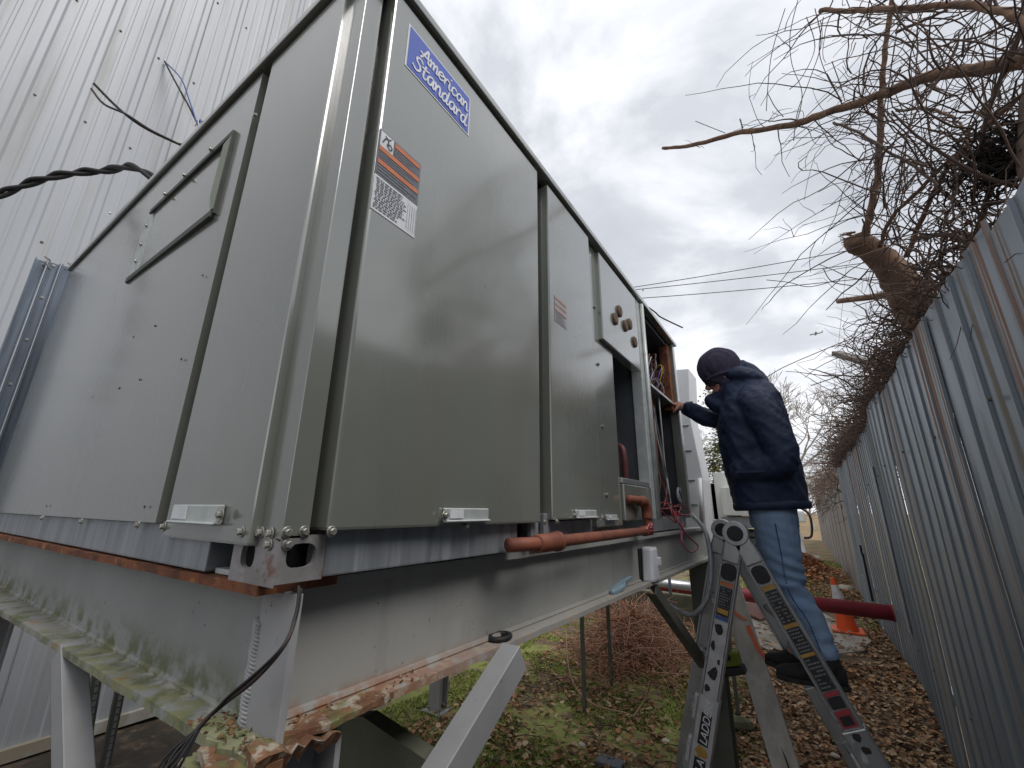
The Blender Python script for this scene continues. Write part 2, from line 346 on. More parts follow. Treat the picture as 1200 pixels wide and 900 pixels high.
stick_w = mat('sticker_white', (0.74,0.75,0.77), (0.66,0.67,0.69), 30, rough=0.4)
stick_g = mat('sticker_grey', (0.115,0.12,0.145), (0.15,0.155,0.18), 60, rough=0.4)
stick_t = mat('sticker_text', (0.20,0.205,0.225), rough=0.5)
logo_b = mat('logo_blue', (0.075,0.125,0.50), (0.065,0.11,0.45), 20, rough=0.35)
navy = mat('navy_coat', (0.015,0.025,0.060), (0.021,0.034,0.076), 8, rough=0.62, spec=.35, bump=0.18, bscale=420, layers=[((0.028,0.044,0.088), dict(scale=6, lo=.55, hi=.7, amt=.6, rough=.6))])
knit = mat('knit_wool', (0.046,0.042,0.068), (0.062,0.057,0.088), 60, stretch=(1,1,.2), rough=0.95, spec=.2, bump=0.35, bscale=260, bstretch=(1,1,.35))
denim = mat('denim', (0.215,0.31,0.47), (0.29,0.39,0.55), 5, stretch=(1,1,.6), rough=0.85, spec=.2, bump=0.25, bscale=500,
    layers=[((0.30,0.39,0.54), dict(scale=4, stretch=(1,1,.5), lo=.55, hi=.75, amt=.6)), ((0.06,0.10,0.20), dict(scale=7, lo=.6, hi=.75, amt=.6))])
denim_d = mat('denim_seam', (0.055,0.09,0.18), rough=.9)
shoe_m = mat('shoe_black', (0.014,0.013,0.013), (0.022,0.02,0.019), 30, rough=0.7, bump=0.2, bscale=150)
sole_m = mat('shoe_sole', (0.035,0.032,0.028), (0.02,0.019,0.018), 30, rough=0.8)
skin = mat('skin', (0.50,0.27,0.19), (0.43,0.21,0.15), 20, rough=0.5, bump=.05, bscale=200)
eyem = mat('eye', (0.03,0.02,0.015), rough=.2)
cream = mat('cream_panel', (0.74,0.75,0.70), (0.66,0.67,0.62), 2, stretch=(2,2,.5), rough=0.5, layers=[((0.4,0.4,0.36), dict(scale=4, stretch=(3,3,.3), lo=.55, hi=.7, amt=.5))])
whitep = mat('white_paint', (0.84,0.85,0.86), (0.76,0.77,0.78), 4, rough=0.5)
plastic_w = mat('white_plastic', (0.74,0.75,0.80), (0.68,0.69,0.74), 10, rough=0.45)
cond_m = mat('grey_conduit', (0.40,0.41,0.42), (0.32,0.33,0.34), 30, rough=0.5, metal=0.3)
plank_m = mat('weathered_plank', (0.47,0.445,0.40), (0.36,0.34,0.30), 6, stretch=(3,3,.4), rough=0.7, bump=0.12, bscale=80,
    layers=[((0.55,0.53,0.49), dict(scale=9, lo=.55, hi=.7, amt=.6)), ((0.62,0.16,0.09), dict(scale=7, lo=.60, hi=.64, amt=.0))])
spray = mat('spray_orange', (0.75,0.13,0.05), (0.62,0.16,0.09), 12, rough=.7)
drill_g = mat('tool_green', (0.20,0.24,0.02), (0.16,0.19,0.02), 20, rough=.5)
polewood = mat('pole_wood', (0.22,0.19,0.17), (0.28,0.25,0.22), 3, rough=.9)
wirem = mat('cable_black', (0.02,0.018,0.018), rough=.6)
wirebr = mat('cable_brown', (0.075,0.05,0.042), (0.04,0.03,0.028), 30, rough=.7)
WC = [mat('wire_'+n, c, rough=.45) for n, c in (('red',(0.32,0.03,0.028)),('violet',(0.10,0.05,0.28)),('blue',(0.04,0.07,0.32)),('yellow',(0.55,0.36,0.04)),('white',(0.55,0.54,0.52)),('brown',(0.15,0.06,0.04)),('pink',(0.38,0.07,0.10)),('grey',(0.2,0.2,0.21)))]
W_RED, W_PINK, W_WHITE, W_BROWN = WC[0], WC[6], WC[4], WC[5]
ground_m = mat('earth', (0.12,0.085,0.055), (0.19,0.135,0.085), 3.0, rough=0.95, bump=0.8, bscale=30,
    layers=[((0.28,0.175,0.095), dict(scale=14, lo=.52, hi=.62, amt=.85)),
            ((0.045,0.037,0.027), dict(scale=22, lo=.58, hi=.68, amt=.8)), ((0.03,0.027,0.022), dict(scale=6, lo=.3, hi=.5, amt=.85, grad=((1,2.3,1.7),))),
            ((0.24,0.27,0.065), dict(scale=2.4, lo=.38, hi=.54, amt=.9, grad=((0,-0.55,-1.0),(1,6.2,5.2),(1,1.7,2.4)))),
            ((0.20,0.215,0.06), dict(scale=1.3, lo=.44, hi=.58, amt=.85, grad=((1,9.5,12.0),))),
            ((0.42,0.20,0.10), dict(scale=1.6, lo=.47, hi=.6, amt=.85, grad=((1,13.0,20.0),)))])

# ------------------------------------------------------------------ ground
def gz(x, y):
    z = 0.035*mnoise.noise(Vector((x*1.1, y*1.1, 0)))+0.018*mnoise.noise(Vector((x*4, y*4, 3)))
    z += 0.10*math.exp(-((x-0.45)/0.35)**2-((y-5.6)/0.5)**2)
    return z
def axis(segs):
    out = []
    for a, b, st in segs: out += list(np.arange(a, b, st))
    return out
xs = axis([(-400,-40,60),(-40,-8,4),(-8,-4,.5),(-4,1.2,.065),(1.2,6,.6),(6,40,5),(40,401,60)])
ys = axis([(-200,-20,30),(-20,-2,3),(-2,1.6,.4),(1.6,9,.065),(9,20,.4),(20,60,4),(60,1200,80)])
mb = MB(); nx = len(xs)
for y in ys:
    for x in xs: mb.v.append((x, y, gz(x, y) if (-8 < x < 6 and -5 < y < 30) else 0))
mb.f = [(j*nx+i, j*nx+i+1, (j+1)*nx+i+1, (j+1)*nx+i) for j in range(len(ys)-1) for i in range(nx-1)]
tag(mb.build('ground', ground_m, smooth=True), kind='structure')
# broken concrete path across the alley
mb = MB(); pts = [g0 for g0 in [at(*p, 2, 0.03) for p in [(835,716),(880,703),(945,709),(1000,738),(1022,752),(1008,764),(960,770),(900,762),(860,742)]]]
mb.prism([p-Vector((0,0,.06)) for p in pts], (0,0,.075))
tag(mb.build('path', conc, bevel=.01), kind='structure')

# leaf litter, moss and twigs: uncountable
def leaf(mb, p, s, rg):
    a = rg.uniform(0, 6.28); t = rg.uniform(-.55,.55); u = Vector((math.cos(a), math.sin(a), t*.6)); n = Vector((rg.uniform(-.5,.5), rg.uniform(-.5,.5), 1)).normalized()
    v = n.cross(u).normalized(); k = rg.uniform(.05,.35)*s; wd = rg.uniform(.28,.5)*s
    mb.add([p-u*s*.55, p-u*s*.15+v*wd+n*k, p+u*s*.3+v*wd*.8+n*k*1.2, p+u*s*.6+n*rg.uniform(0,.2)*s, p+u*s*.3-v*wd*.8+n*k, p-u*s*.15-v*wd+n*k*.9, p+u*s*.1],
           [(0,6,1),(1,6,2),(2,6,3),(3,6,4),(4,6,5),(5,6,0)])
mb = MB(); cnt = 0
while cnt < 21000:
    y = 2.3+rng.random()**1.5*13; x = rng.uniform(-2.9, .70 if y < 6 else .78)
    d = 1.0 if x > -0.75 else 0.30
    if x < -0.75 and y < 5: d = .35 if mnoise.noise(Vector((x*1.3, y*1.3, 8))) > -.05 else .10
    if y > 9: d *= .8 if mnoise.noise(Vector((x*.6, y*.6, 2))) > 0 else .2
    onslab = (6.9 < y < 10.4 and -1.6 < x < .45)
    if onslab: d *= .10
    if rng.random() > d: continue
    leaf(mb, Vector((x, y, gz(x,y)+.008+rng.random()*.028+(.05 if onslab else 0))), rng.uniform(.022,.055)*(1.25 if y > 6 else 1), rng); cnt += 1
tag(mb.build('leaf_litter', leafm), 'brown fallen leaves carpeting the earth of the alley', 'leaves', kind='stuff')
mb = MB(); cnt = 0
while cnt < 38000:
    y = rng.uniform(2.2, 7.5); x = rng.uniform(-3.3, -.55)
    if mnoise.noise(Vector((x*1.5, y*1.5, 4)))+.35*mnoise.noise(Vector((x*5, y*5, 4))) < -.02: continue
    p = Vector((x, y, gz(x,y))); h = rng.uniform(.006,.024); a = rng.uniform(0,6.28); u = Vector((math.cos(a),math.sin(a),0))*rng.uniform(.006,.012)
    mb.add([p-u, p+u, p+Vector((rng.uniform(-.02,.02), rng.uniform(-.02,.02), h))], [(0,1,2)]); cnt += 1
for _ in range(9000):
    y = rng.uniform(9, 22); x = rng.uniform(-2.5, .8)
    if mnoise.noise(Vector((x*.7, y*.5, 14))) < .05: continue
    p = Vector((x, y, gz(x,y))); h = rng.uniform(.05,.11); a = rng.uniform(0,6.28); u = Vector((math.cos(a),math.sin(a),0))*.015
    mb.add([p-u, p+u, p+Vector((rng.uniform(-.05,.05), rng.uniform(-.05,.05), h))], [(0,1,2)])
tag(mb.build('moss_and_grass', mossm), 'bright green moss and short grass under the raised unit', 'moss', kind='stuff')
mb = MB()
for _ in range(420):
    y = rng.uniform(2.3, 8); x = rng.uniform(-3, .6); a = rng.uniform(0,6.28); l = rng.uniform(.05,.3); p = Vector((x,y,gz(x,y)+.02))
    d = Vector((math.cos(a),math.sin(a),rng.uniform(-.05,.2)))*l
    mb.tube([p-d*.5, p+Vector((0,0,rng.uniform(0,.03)))+d*rng.uniform(-.1,.1), p+d*.5], [.004,.0035,.002], 4)
tag(mb.build('fallen_twigs', twigm), 'thin broken twigs scattered over the leaf litter', 'twigs', kind='stuff')

# ------------------------------------------------------------------ building wall on the left
WX = -4.80
wall = empty('building_wall', (WX, 4, 0), 'pale ribbed metal building wall behind the grey rooftop unit', 'wall')
def wall_profile(y0, y1):
    pr = []; y = y0
    while y < y1-1e-6:
        for d, h in ((0,0),(.06,0),(.067,.0025),(.083,.0025),(.09,0),(.145,0),(.152,.0025),(.168,.0025),(.175,0),(.235,0),(.25,.011),(.29,.011),(.305,0)):
            if not pr or abs(pr[-1][0]-(y+d)) > 1e-6: pr.append((y+d, h))
        y += .305
    return pr
y0 = -3.66; k = 0
screw_me = MB().tube([(0,0,0),(.003,0,0)], .011, 10).tube([(.003,0,0),(.010,0,0)], .007, 6).mesh('screw')
screw_me.materials.append(mat('screw_dark', (0.10,0.085,0.07), (0.2,0.19,0.18), 200, rough=.6, metal=.4))
while y0 < 9.5:
    pr = wall_profile(y0, y0+.915); mb = MB(); zs = (0.05, 2.4, 4.8, 7.2, 10.5); sh = (.004 if k % 2 else 0)
    for z in zs: mb.v += [(WX+h+sh+.006*mnoise.noise(Vector((y*.8, z*.5, 1))), y, z) for y, h in pr]
    n = len(pr); mb.f = [(j*n+i, j*n+i+1, (j+1)*n+i+1, (j+1)*n+i) for j in range(len(zs)-1) for i in range(n-1)]
    mb.build('sheet', wallm, wall)
    if -1.5 < y0 < 4.5:
        for r_, z in enumerate((1.2, 2.65, 3.75, 4.95, 6.1, 7.3)):
            for d in (.035, .34, .645): link('screw', screw_me, None, wall, (WX+sh, y0+d+rng.uniform(-.01,.01), z+rng.uniform(-.02,.02)))
    y0 += .915; k += 1
MB().box(WX-.02, WX+.05, -3.6, 9.5, .02, .10).build('base_trim', mat('trim_pale', (0.5,0.49,0.44), (0.35,0.3,0.22), 5, rough=.7), wall)
MB().box(WX-.25, WX-.03, -3.6, 9.5, 0, 10.4).build('backing', liner, wall)

# ------------------------------------------------------------------ corrugated fence on the right
def fx(y): 
    t = min(1, max(0, (y-4.6)/1.9)); return .635+.125*(3*t*t-2*t*t*t)
fence = empty('corrugated_fence', (.64, 3, 0), 'tall weathered corrugated metal fence with rust streaks along the alley', 'fence')
y0 = -3.0; k = 0
while y0 < 11.4:
    W = .80; mb = MB(); pr = []; y = y0
    while y < y0+W-1e-6:
        for d, h in ((0,0),(.009,.010),(.020,.010),(.029,0),(.11,.003),(.20,0)):
            if not pr or abs(pr[-1][0]-(y+d)) > 1e-6: pr.append((y+d, h))
        y += .2
    pr.append((y+.03, -.004))
    top = 2.585+.03*math.sin(k*2.3)+(.035 if y0 > 5.2 else 0)+(.03 if 2.2 < y0 < 3.4 else 0); zs = (-.08, .5, 1.1, 1.7, 2.2, top); sh = .004*(k % 2); tl = 0
    for zi, z in enumerate(zs):
        for i, (y, h) in enumerate(pr):
            jz = rng.uniform(-.006,.006) if zi == 5 else 0
            mb.v.append((fx(y)-h-sh+tl*(z-1)/1.5+.012*mnoise.noise(Vector((y*1.3, z*1.1, 5))), y, z+jz))
    n = len(pr); mb.f = [(j*n+i, (j+1)*n+i, (j+1)*n+i+1, j*n+i+1) for j in range(len(zs)-1) for i in range(n-1)]
    mb.build('sheet', fencem, fence)
    if 1 < y0 < 9:
        for z in (.6, 2.05): 
            s_ = link('screw', screw_me, None, fence, (fx(y0+.33)-.018, y0+.33, z+rng.uniform(-.04,.04)), (0,0,math.pi))
    y0 += W; k += 1
for y in (-1, 1.4, 3.8, 6.2, 8.6, 11): MB().box(fx(y)+.04, fx(y)+.10, y-.03, y+.03, 0, 2.5).build('post', steel_leg, fence)
for z in (.5, 2.1):
    for a, b in (((.69,-3,z),(.69,4.6,z)), ((.82,6,z),(.82,11.4,z))): MB().bar(a, b, .05, .07).build('rail', steel_leg, fence)
# latch and chain on the fence sheets
g1 = at(1012,645,0,.74); lat = MB()
for k in range(5): lat.ball(g1+Vector((-.03, rng.uniform(-.03,.03), .06-.03*k)), .016,.022,.022, 8, 5)
lat.bar(g1+Vector((-.02,0,-.05)), g1+Vector((-.02,0,-.75)), .02, .03)
lat.build('chain_latch', black, fence)
mb = MB(); a0 = at(1005,590,0,.745)
mb.prism([(.735,6.15,.55),(.735,6.24,.55),(.735,6.22,2.2),(.735,6.17,2.2)], (-.012,0,0)); mb.build('seam_strip', galv, fence)
# older fence further down the alley
ff = empty('far_fence', (.9, 16, 0), 'dark stained old fence further down the alley beyond the metal sheets', 'fence')
y0 = 11.4
while y0 < 34:
    mb = MB(); mb.box(.80+.01*(k % 2), .83+.01*(k % 2), y0, y0+.88, 0, 2.35+rng.uniform(-.1,.1)); mb.build('board', fencefar, ff); y0 += .9; k += 1

# ------------------------------------------------------------------ steel stand
ZB0, ZB1, ZT0, ZT1 = 1.378, 1.392, 1.574, 1.590      # bottom and top flange
stand = empty('steel_stand', (-1.6, 1.9, 0), 'grey painted steel beam stand with rust and moss carrying the rooftop unit', 'stand')
def flange(name, A, B, inw, width, z0, z1, m, parent, jit=.0025, n=60):
    A = Vector((*A, 0)); B = Vector((*B, 0)); d = B-A; inw = Vector((*inw, 0)); mb = MB()
    for i in range(n+1):
        p = A+d*(i/n); j = mnoise.noise(Vector((i*.55, z0*9, 1)))*jit; jz = mnoise.noise(Vector((i*.35, 5, z0*7)))*jit*.5
        for q, z in ((p+inw*j, z0+jz), (p+inw*width, z0), (p+inw*width, z1), (p+inw*j, z1+jz)): mb.v.append((q.x, q.y, z))
    for i in range(n):
        b = i*4
        for a, c in ((0,1),(1,2),(2,3),(3,0)): mb.f.append((b+a, b+4+a, b+4+c, b+c))
    mb.f += [(0,1,2,3), (n*4+3, n*4+2, n*4+1, n*4)]
    return mb.build(name, m, parent)
YA, YB = (-.652,.395), (-.578,3.50)          # outer lower flange edge of the long beam
XA, XB = (-.640,.357), (-3.05,.318)          # outer lower flange edge of the short beam
flange('bottom_flange', YA, YB, (-1,0), .11, ZB0, ZB1, steel_y, stand)
flange('top_flange', (-.672,.40), (-.602,3.50), (-1,0), .09, ZT0, ZT1, steel_y, stand)
mb = MB(); n = 40
for i in range(n+1):
    t = i/n; y = .398+t*3.10; x = -.652+.074*t-.050
    for j, z in enumerate(np.linspace(ZB1, ZT0, 7)): mb.v.append((x+.0015*mnoise.noise(Vector((y*3, z*9, 0))), y, z))
mb.f = [(i*7+j, (i+1)*7+j, (i+1)*7+j+1, i*7+j+1) for i in range(n) for j in range(6)]
mb.v += [(v[0]-.012, v[1], v[2]) for v in mb.v]; o_ = (n+1)*7
mb.f += [(o_+a, o_+d, o_+c, o_+b) for a, b, c, d in mb.f]
mb.build('web', steel_y, stand)
MB().tube([(-.700,.41,ZB1+.004),(-.630,3.45,ZB1+.004)], .007, 6).build('weld_bead', steel_y, stand)
flange('bottom_flange', XA, XB, (0,1), .11, ZB0, ZB1, steel_x, stand, .0025)
flange('top_flange', (-.665,.350), (-3.05,.325), (0,1), .13, ZT0+.004, ZT1+.002, rustm, stand, .0025)
MB().box(-3.05,-.722,.402,.414,ZB1-.002,ZT0+.006).build('web', steel_x, stand)
MB().box(-.724,-.632,.392,.403,ZB1-.006,ZT0+.004).build('end_plate', steel_leg, stand, bevel=.002)
mb = MB()
for i in range(26):
    z = 1.40+i*.0052; mb.ball((-.724+.0015*math.sin(i), .396, z), .013,.010,.0042, 10, 6, Matrix.Rotation(R(25),3,'Y'))
mb.build('weld_bead', steel_leg, stand, smooth=True)
MB().tube([(-3.0,.405,ZB1+.003),(-.73,.405,ZB1+.003)], .008, 6).build('weld_bead', steel_x, stand)
# hidden far beams that carry the unit
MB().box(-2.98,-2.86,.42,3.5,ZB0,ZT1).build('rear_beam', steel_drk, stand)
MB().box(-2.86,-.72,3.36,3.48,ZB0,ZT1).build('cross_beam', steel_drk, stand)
# flaked corner of the lower flange
def slab(pts, th, m, name='rust_flake', jit=.01, z=None):
    P = spline([Vector(p) for p in pts]+[Vector(pts[0])], 6)[:-1]
    P = [p+Vector((rng.uniform(-jit,jit),rng.uniform(-jit,jit),rng.uniform(-jit,jit)*.3)) for p in P]
    mb = MB(); mb.prism(P, (0,0,-th)); return mb.build(name, m, stand, bevel=.002, seg=1)
slab([(-.80,.36,1.393),(-.72,.352,1.394),(-.655,.36,1.393),(-.645,.40,1.395),(-.70,.405,1.397),(-.78,.392,1.396)], .016, mossy, jit=.004)
slab([(-.735,.345,1.386),(-.66,.330,1.383),(-.612,.348,1.386),(-.61,.385,1.388),(-.65,.40,1.389),(-.70,.385,1.388)], .012, flake, jit=.005)
slab([(-.76,.338,1.368),(-.69,.325,1.365),(-.655,.345,1.369),(-.69,.375,1.371),(-.75,.37,1.371)], .014, mossy, jit=.005)
slab([(-.66,.395,1.398),(-.635,.40,1.400),(-.628,.50,1.396),(-.64,.60,1.395),(-.675,.55,1.397)], .010, flake, jit=.004)
mb = MB()
for _ in range(70):
    p = Vector((rng.uniform(-.80,-.64), rng.uniform(.352,.40), 1.397)); a = rng.uniform(0,6.28); u = Vector((math.cos(a),math.sin(a),rng.uniform(-.3,.3)))*rng.uniform(.002,.006)
    v = Vector((-u.y,u.x,rng.uniform(-.005,.005)))*rng.uniform(.4,.9); mb.prism([p-u, p+v, p+u, p-v], (0,0,rng.uniform(.0006,.002)))
for _ in range(50):
    p = Vector((rng.uniform(-.69,-.64), .40+abs(rng.gauss(0,.16)), 1.395)); a = rng.uniform(0,6.28); u = Vector((math.cos(a),math.sin(a),rng.uniform(-.3,.3)))*rng.uniform(.002,.005)
    v = Vector((-u.y,u.x,rng.uniform(-.005,.005)))*rng.uniform(.4,.9); mb.prism([p-u, p+v, p+u, p-v], (0,0,rng.uniform(.0006,.002)))
tag(mb.build('rust_crumbs', flake, stand), kind='stuff')
# broken rusty bracket piece under the corner
A_, B_ = at(300,905,0,-.60), at(402,868,0,-.62)
mb = MB(); P = []
for i in range(13):
    t = i/12; p = A_.lerp(B_, t); P.append(p+Vector((rng.uniform(-.004,.004),0,.011+rng.uniform(-.004,.004))))
Q = [p+Vector((-.01,0,-.016+rng.uniform(-.006,.006))) for p in P]
for i in range(12): mb.prism([P[i], P[i+1], Q[i+1], Q[i]], (-.05+rng.uniform(-.004,.004),.012,0))
mb.build('rusted_bracket', flake, stand)
# corner columns and knee braces
def column(x, y, m, top=ZB0, name='leg', s=.055):
    mb = MB(); mb.box(x-s, x+s, y-s, y-s+.01, .0, top); mb.box(x-s, x+s, y+s-.01, y+s, .0, top); mb.box(x-.005, x+.005, y-s+.01, y+s-.01, .0, top)
    mb.box(x-s-.04, x+s+.04, y-s-.04, y+s+.04, -.03, .02); return mb.build(name, m, stand)
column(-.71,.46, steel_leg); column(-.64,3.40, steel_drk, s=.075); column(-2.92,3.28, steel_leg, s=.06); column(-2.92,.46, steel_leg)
def brace(P0, P1, w, d, m, side=(1,0,0), name='brace'):
    P0 = Vector(P0); P1 = Vector(P1); s = Vector(side); mb = MB(); u = (P1-P0).normalized(); v = u.cross(s).normalized()
    mb.bar(P0, P1, d*.16, w, v)                                # web face
    for q in (-1, 1): mb.bar(P0+v*q*w*.46-s*d*.42, P1+v*q*w*.46-s*d*.42, d, w*.09, v)
    return mb.build(name, m, stand, bevel=.002, seg=1)
b0 = at(636,735,0,-.59); b1 = at(536,905,0,-.59); dirb = (b1-b0)
b0 = Vector((-.585, at(612,748,0,-.585).y, 1.376)); bE = at(537,900,0,-.585); d_ = (bE-b0); brace(b0, b0+d_*1.75, .062, .05, steel_leg)
lb0 = Vector((at(62,772,1,.34).x, .345, 1.376)); lbE = at(70,905,1,.345); brace(lb0, lb0+(lbE-lb0)*1.8, .058, .045, steel_leg, (0,-1,0))
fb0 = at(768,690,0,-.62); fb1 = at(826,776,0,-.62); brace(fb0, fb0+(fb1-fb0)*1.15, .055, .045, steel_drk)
# mossy diagonal plate under the corner
mb = MB(); q0, q1, q2, q3 = at(392,842,1,.75), at(425,840,1,.75), at(520,905,1,.75), at(380,930,1,.75)
mb.prism([q0,q1,q2,q3], (0,.04,0)); mb.build('gusset_plate', concm, stand)
# slotted struts leaning under the stand
for i, (pa, pb) in enumerate((((113,795),(98,885)),((140,812),(122,900)))):
    t_ = empty('slotted_strut', at(*pb,0,-4.3), ('dark slotted metal strut leaning near the wall base, nearest the white brace', 'dark slotted metal strut leaning by the wall, further from the white brace')[i], 'strut', 'slotted struts')
    A0, B0 = at(*pa,0,-4.2), at(*pb,0,-4.2); A0 = B0+(A0-B0)*1.5; B0 = B0+(B0-A0).normalized()*.1
    MB().bar(A0, B0, .055, .03, (1,0,0)).build('channel', steel_drk, t_); mb = MB()
    for k in range(16):
        p = B0.lerp(A0, .08+k*.055)+Vector((.03,0,0)); q = (A0-B0).normalized()*.016; mb.bar(p-q, p+q, .018, .006, (1,0,0))
    mb.build('slots', zinc, t_)

# ------------------------------------------------------------------ rooftop unit
XP, XF, YP, YF = -.600, -.625, .338, .352
PZ0, PZ1 = 1.672, 2.845
UX0, UY1 = -2.96, 3.06
unit = empty('rooftop_unit', (-1.8, 1.7, 1.6), 'large glossy grey rooftop air conditioning unit with blue logo and open end panels', 'air conditioner')
yo0 = at(712,500,0,XF).y
mb = MB(); mb.box(UX0, XF-.05, YF+.05, yo0, 1.665, 2.85); mb.box(UX0, -1.12, yo0, UY1, 1.665, 2.85)
mb.build('cabinet', paintd, unit)
MB().box(UX0-.02, XP+.012, YP-.012, UY1+.012, 2.858, 2.884).build('roof', paint, unit, bevel=.005)
mb = MB(); mb.box(UX0, XF-.004, YF+.004, UY1, 2.8505, 2.8575); mb.build('roof_shadow_gap', black, unit)  # black filler painted in as the shadow line under the roof lip
# corner post
mb = MB(); xs_ = at(307,600,1,YF).x; ys_ = at(366,600,0,XF).y
mb.prism([(xs_,YF,1.655),(XF,YF,1.655),(XF,ys_,1.655),(XF-.045,ys_,1.655),(XF-.045,YF+.045,1.655),(xs_,YF+.045,1.655)], (0,0,1.195))
mb.build('corner_post', paint, unit, bevel=.004)
def panel(name, x0, x1, y0, y1, z0, z1, m=paint, parent=unit, bev=.005): return MB().box(x0,x1,y0,y1,z0,z1).build(name, m, parent, bevel=bev, seg=2)
xa1 = at(185,600,1,YP).x; xb0 = at(196,600,1,YP).x; xb1 = at(298,600,1,YP).x
# wide left panel, gently bulged
mb = MB(); nx_, nz_ = 44, 26
for j in range(nz_+1):
    for i in range(nx_+1):
        u, v = i/nx_, j/nz_; x = UX0+(xa1-UX0)*u; z = PZ0-.004+(PZ1-PZ0)*v; ed = min(u, 1-u, v, 1-v)
        bul = .0012*min(1, ed*8)*mnoise.noise(Vector((u*2.1, v*1.5, 2)))+.010*math.sin(math.pi*u)*math.sin(math.pi*v)*.6
        mb.v.append((x, YP-bul, z))
mb.f = [(j*(nx_+1)+i, j*(nx_+1)+i+1, (j+1)*(nx_+1)+i+1, (j+1)*(nx_+1)+i) for j in range(nz_) for i in range(nx_)]
b0_ = len(mb.v); mb.add([(UX0,YF+.06,PZ0-.004),(xa1,YF+.06,PZ0-.004),(xa1,YF+.06,PZ1-.004),(UX0,YF+.06,PZ1-.004),(UX0,YP,PZ0-.004),(xa1,YP,PZ0-.004),(xa1,YP,PZ1-.004),(UX0,YP,PZ1-.004)],
    [(0,4,5,1),(1,5,6,2),(2,6,7,3),(3,7,4,0)])
pa = mb.build('panel', paint, unit); [setattr(p, 'use_smooth', i < nx_*nz_) for i, p in enumerate(pa.data.polygons)]
panel('panel', xb0, xb1, YP, YF+.06, PZ0-.028, PZ1)
y1a, y1b = at(387,600,0,XP).y, at(632,420,0,XP).y
y2a, y2b = at(645,420,0,XP).y, at(698,450,0,XP).y
panel('panel', XF-.05, XP, y1a, y1b, PZ0-.006, PZ1)
panel('panel', XF-.05, XP, y2a, y2b, PZ0, PZ1)
y3a, y3b = at(707,395,0,XP).y, at(748,395,0,XP).y
zp0 = 2.405
panel('plug_panel', XF-.02, XP, y3a, y3b, zp0, PZ1-.01, paint)
ya, yb = at(722,500,0,XF).y, at(753,500,0,XF).y
panel('frame_strip', XF-.03, XF+.004, y2b+.012, ya, 1.64, 2.85)
panel('frame_strip', XF-.045, XF-.012, y1b+.010, y2a-.016, 1.64, 2.85, paint)
panel('lower_panel', XF-.02, XP-.008, ya+.004, yb+.02, 1.66, 1.81)
panel('mullion', XF-.04, XP-.006, yb, at(760,500,0,XF).y, 1.66, 2.85, latch_m)
MB().tube([(XP+.004, at(757,500,0,XF).y, 1.66), (XP+.004, at(757,500,0,XF).y, 2.84)], .012, 8).build('edge_tube', latch_m, unit, smooth=True)
MB().box(XF-.03, XP-.012, ya, yb, 1.812, 1.835).build('sill', zinc, unit, bevel=.003)
yc0 = at(760,500,0,XF).y; 
# interior of the open bays
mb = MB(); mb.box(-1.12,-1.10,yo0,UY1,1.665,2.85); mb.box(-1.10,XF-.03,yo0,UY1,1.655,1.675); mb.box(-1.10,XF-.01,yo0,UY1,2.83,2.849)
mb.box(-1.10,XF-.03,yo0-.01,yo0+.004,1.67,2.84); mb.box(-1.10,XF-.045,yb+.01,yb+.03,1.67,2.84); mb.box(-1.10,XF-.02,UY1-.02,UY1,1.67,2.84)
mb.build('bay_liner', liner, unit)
MB().box(-.83,-.80,ya+.02,yb,1.68,2.83).build('bay_partition', mat('partition_grey', (0.26,0.28,0.32),(0.21,0.225,0.255),4,rough=.5), unit)
MB().tube(spline([(-.70,ya+.30,1.83),(-.70,ya+.30,1.95),(-.72,ya+.31,2.01),(-.80,ya+.32,2.01)],6), .018, 8).build('hose', mat('hose_red',(0.10,0.025,0.025),rough=.5), unit, smooth=True)
MB().tube(spline([(-.70,ya+.06,1.86),(-.68,ya+.10,1.85),(-.70,ya+.2,1.83)],6), .012, 8).build('hose', WC[0], unit, smooth=True)
panel('end_post', XF-.04, XP-.004, UY1-.055, UY1, 1.66, 2.85, paint)
panel('rusted_post', XF-.06, XF-.002, UY1-.13, UY1-.058, 2.36, 2.85, rustm)
panel('shelf', -1.10, XF+.004, yc0, UY1-.062, 2.395, 2.412, zinc, unit, .003)
panel('control_plate', -.80, -.785, yc0+.01, UY1-.18, 2.42, 2.80, liner)
for k in range(7):
    y = yc0+.06+k*.075; panel('contactor', -.785, -.72+rng.uniform(0,.02), y, y+.05, 2.43, 2.50+rng.uniform(0,.03), (rubber, liner, W_BROWN)[k % 3], unit, .004)
panel('terminal_block', -.70, -.645, yc0+.02, UY1-.30, 2.4125, 2.44, W_WHITE, unit, .003)
for k in range(28):     # wires in the upper control bay
    y = rng.uniform(yc0+.03, UY1-.22); y2 = y+rng.uniform(-.14,.14); z = rng.uniform(2.46,2.64); d = rng.uniform(.0,.06)
    MB().tube(spline([(-.68,y,2.43),(-.68+d,y+rng.uniform(-.04,.04),z-.03),(-.70+d,y2,z+rng.uniform(0,.06)),(-.76,y2+.02,z-.05)],5), .004, 5).build('wire', WC[(0,1,7,5,4,5,7,1,3,5)[k % 10]], unit, smooth=True)
for k in range(18):     # hanging harness in the lower bay
    y = rng.uniform(yc0+.06, UY1-.24); q = [Vector((-.70+rng.uniform(-.04,.06), y, 2.39))]
    for z in (2.2, 2.0, 1.85, 1.72): q.append(q[-1]+Vector((rng.uniform(-.03,.03), rng.uniform(-.06,.06), 0))); q[-1].z = z+rng.uniform(-.04,.04); q[-1].x = min(q[-1].x, -.636)
    MB().tube(spline(q,5), rng.choice((.004,.005,.007)), 5).build('wire', WC[(4,7,5,7,5,7,4,7,0)[k % 9]], unit, smooth=True)
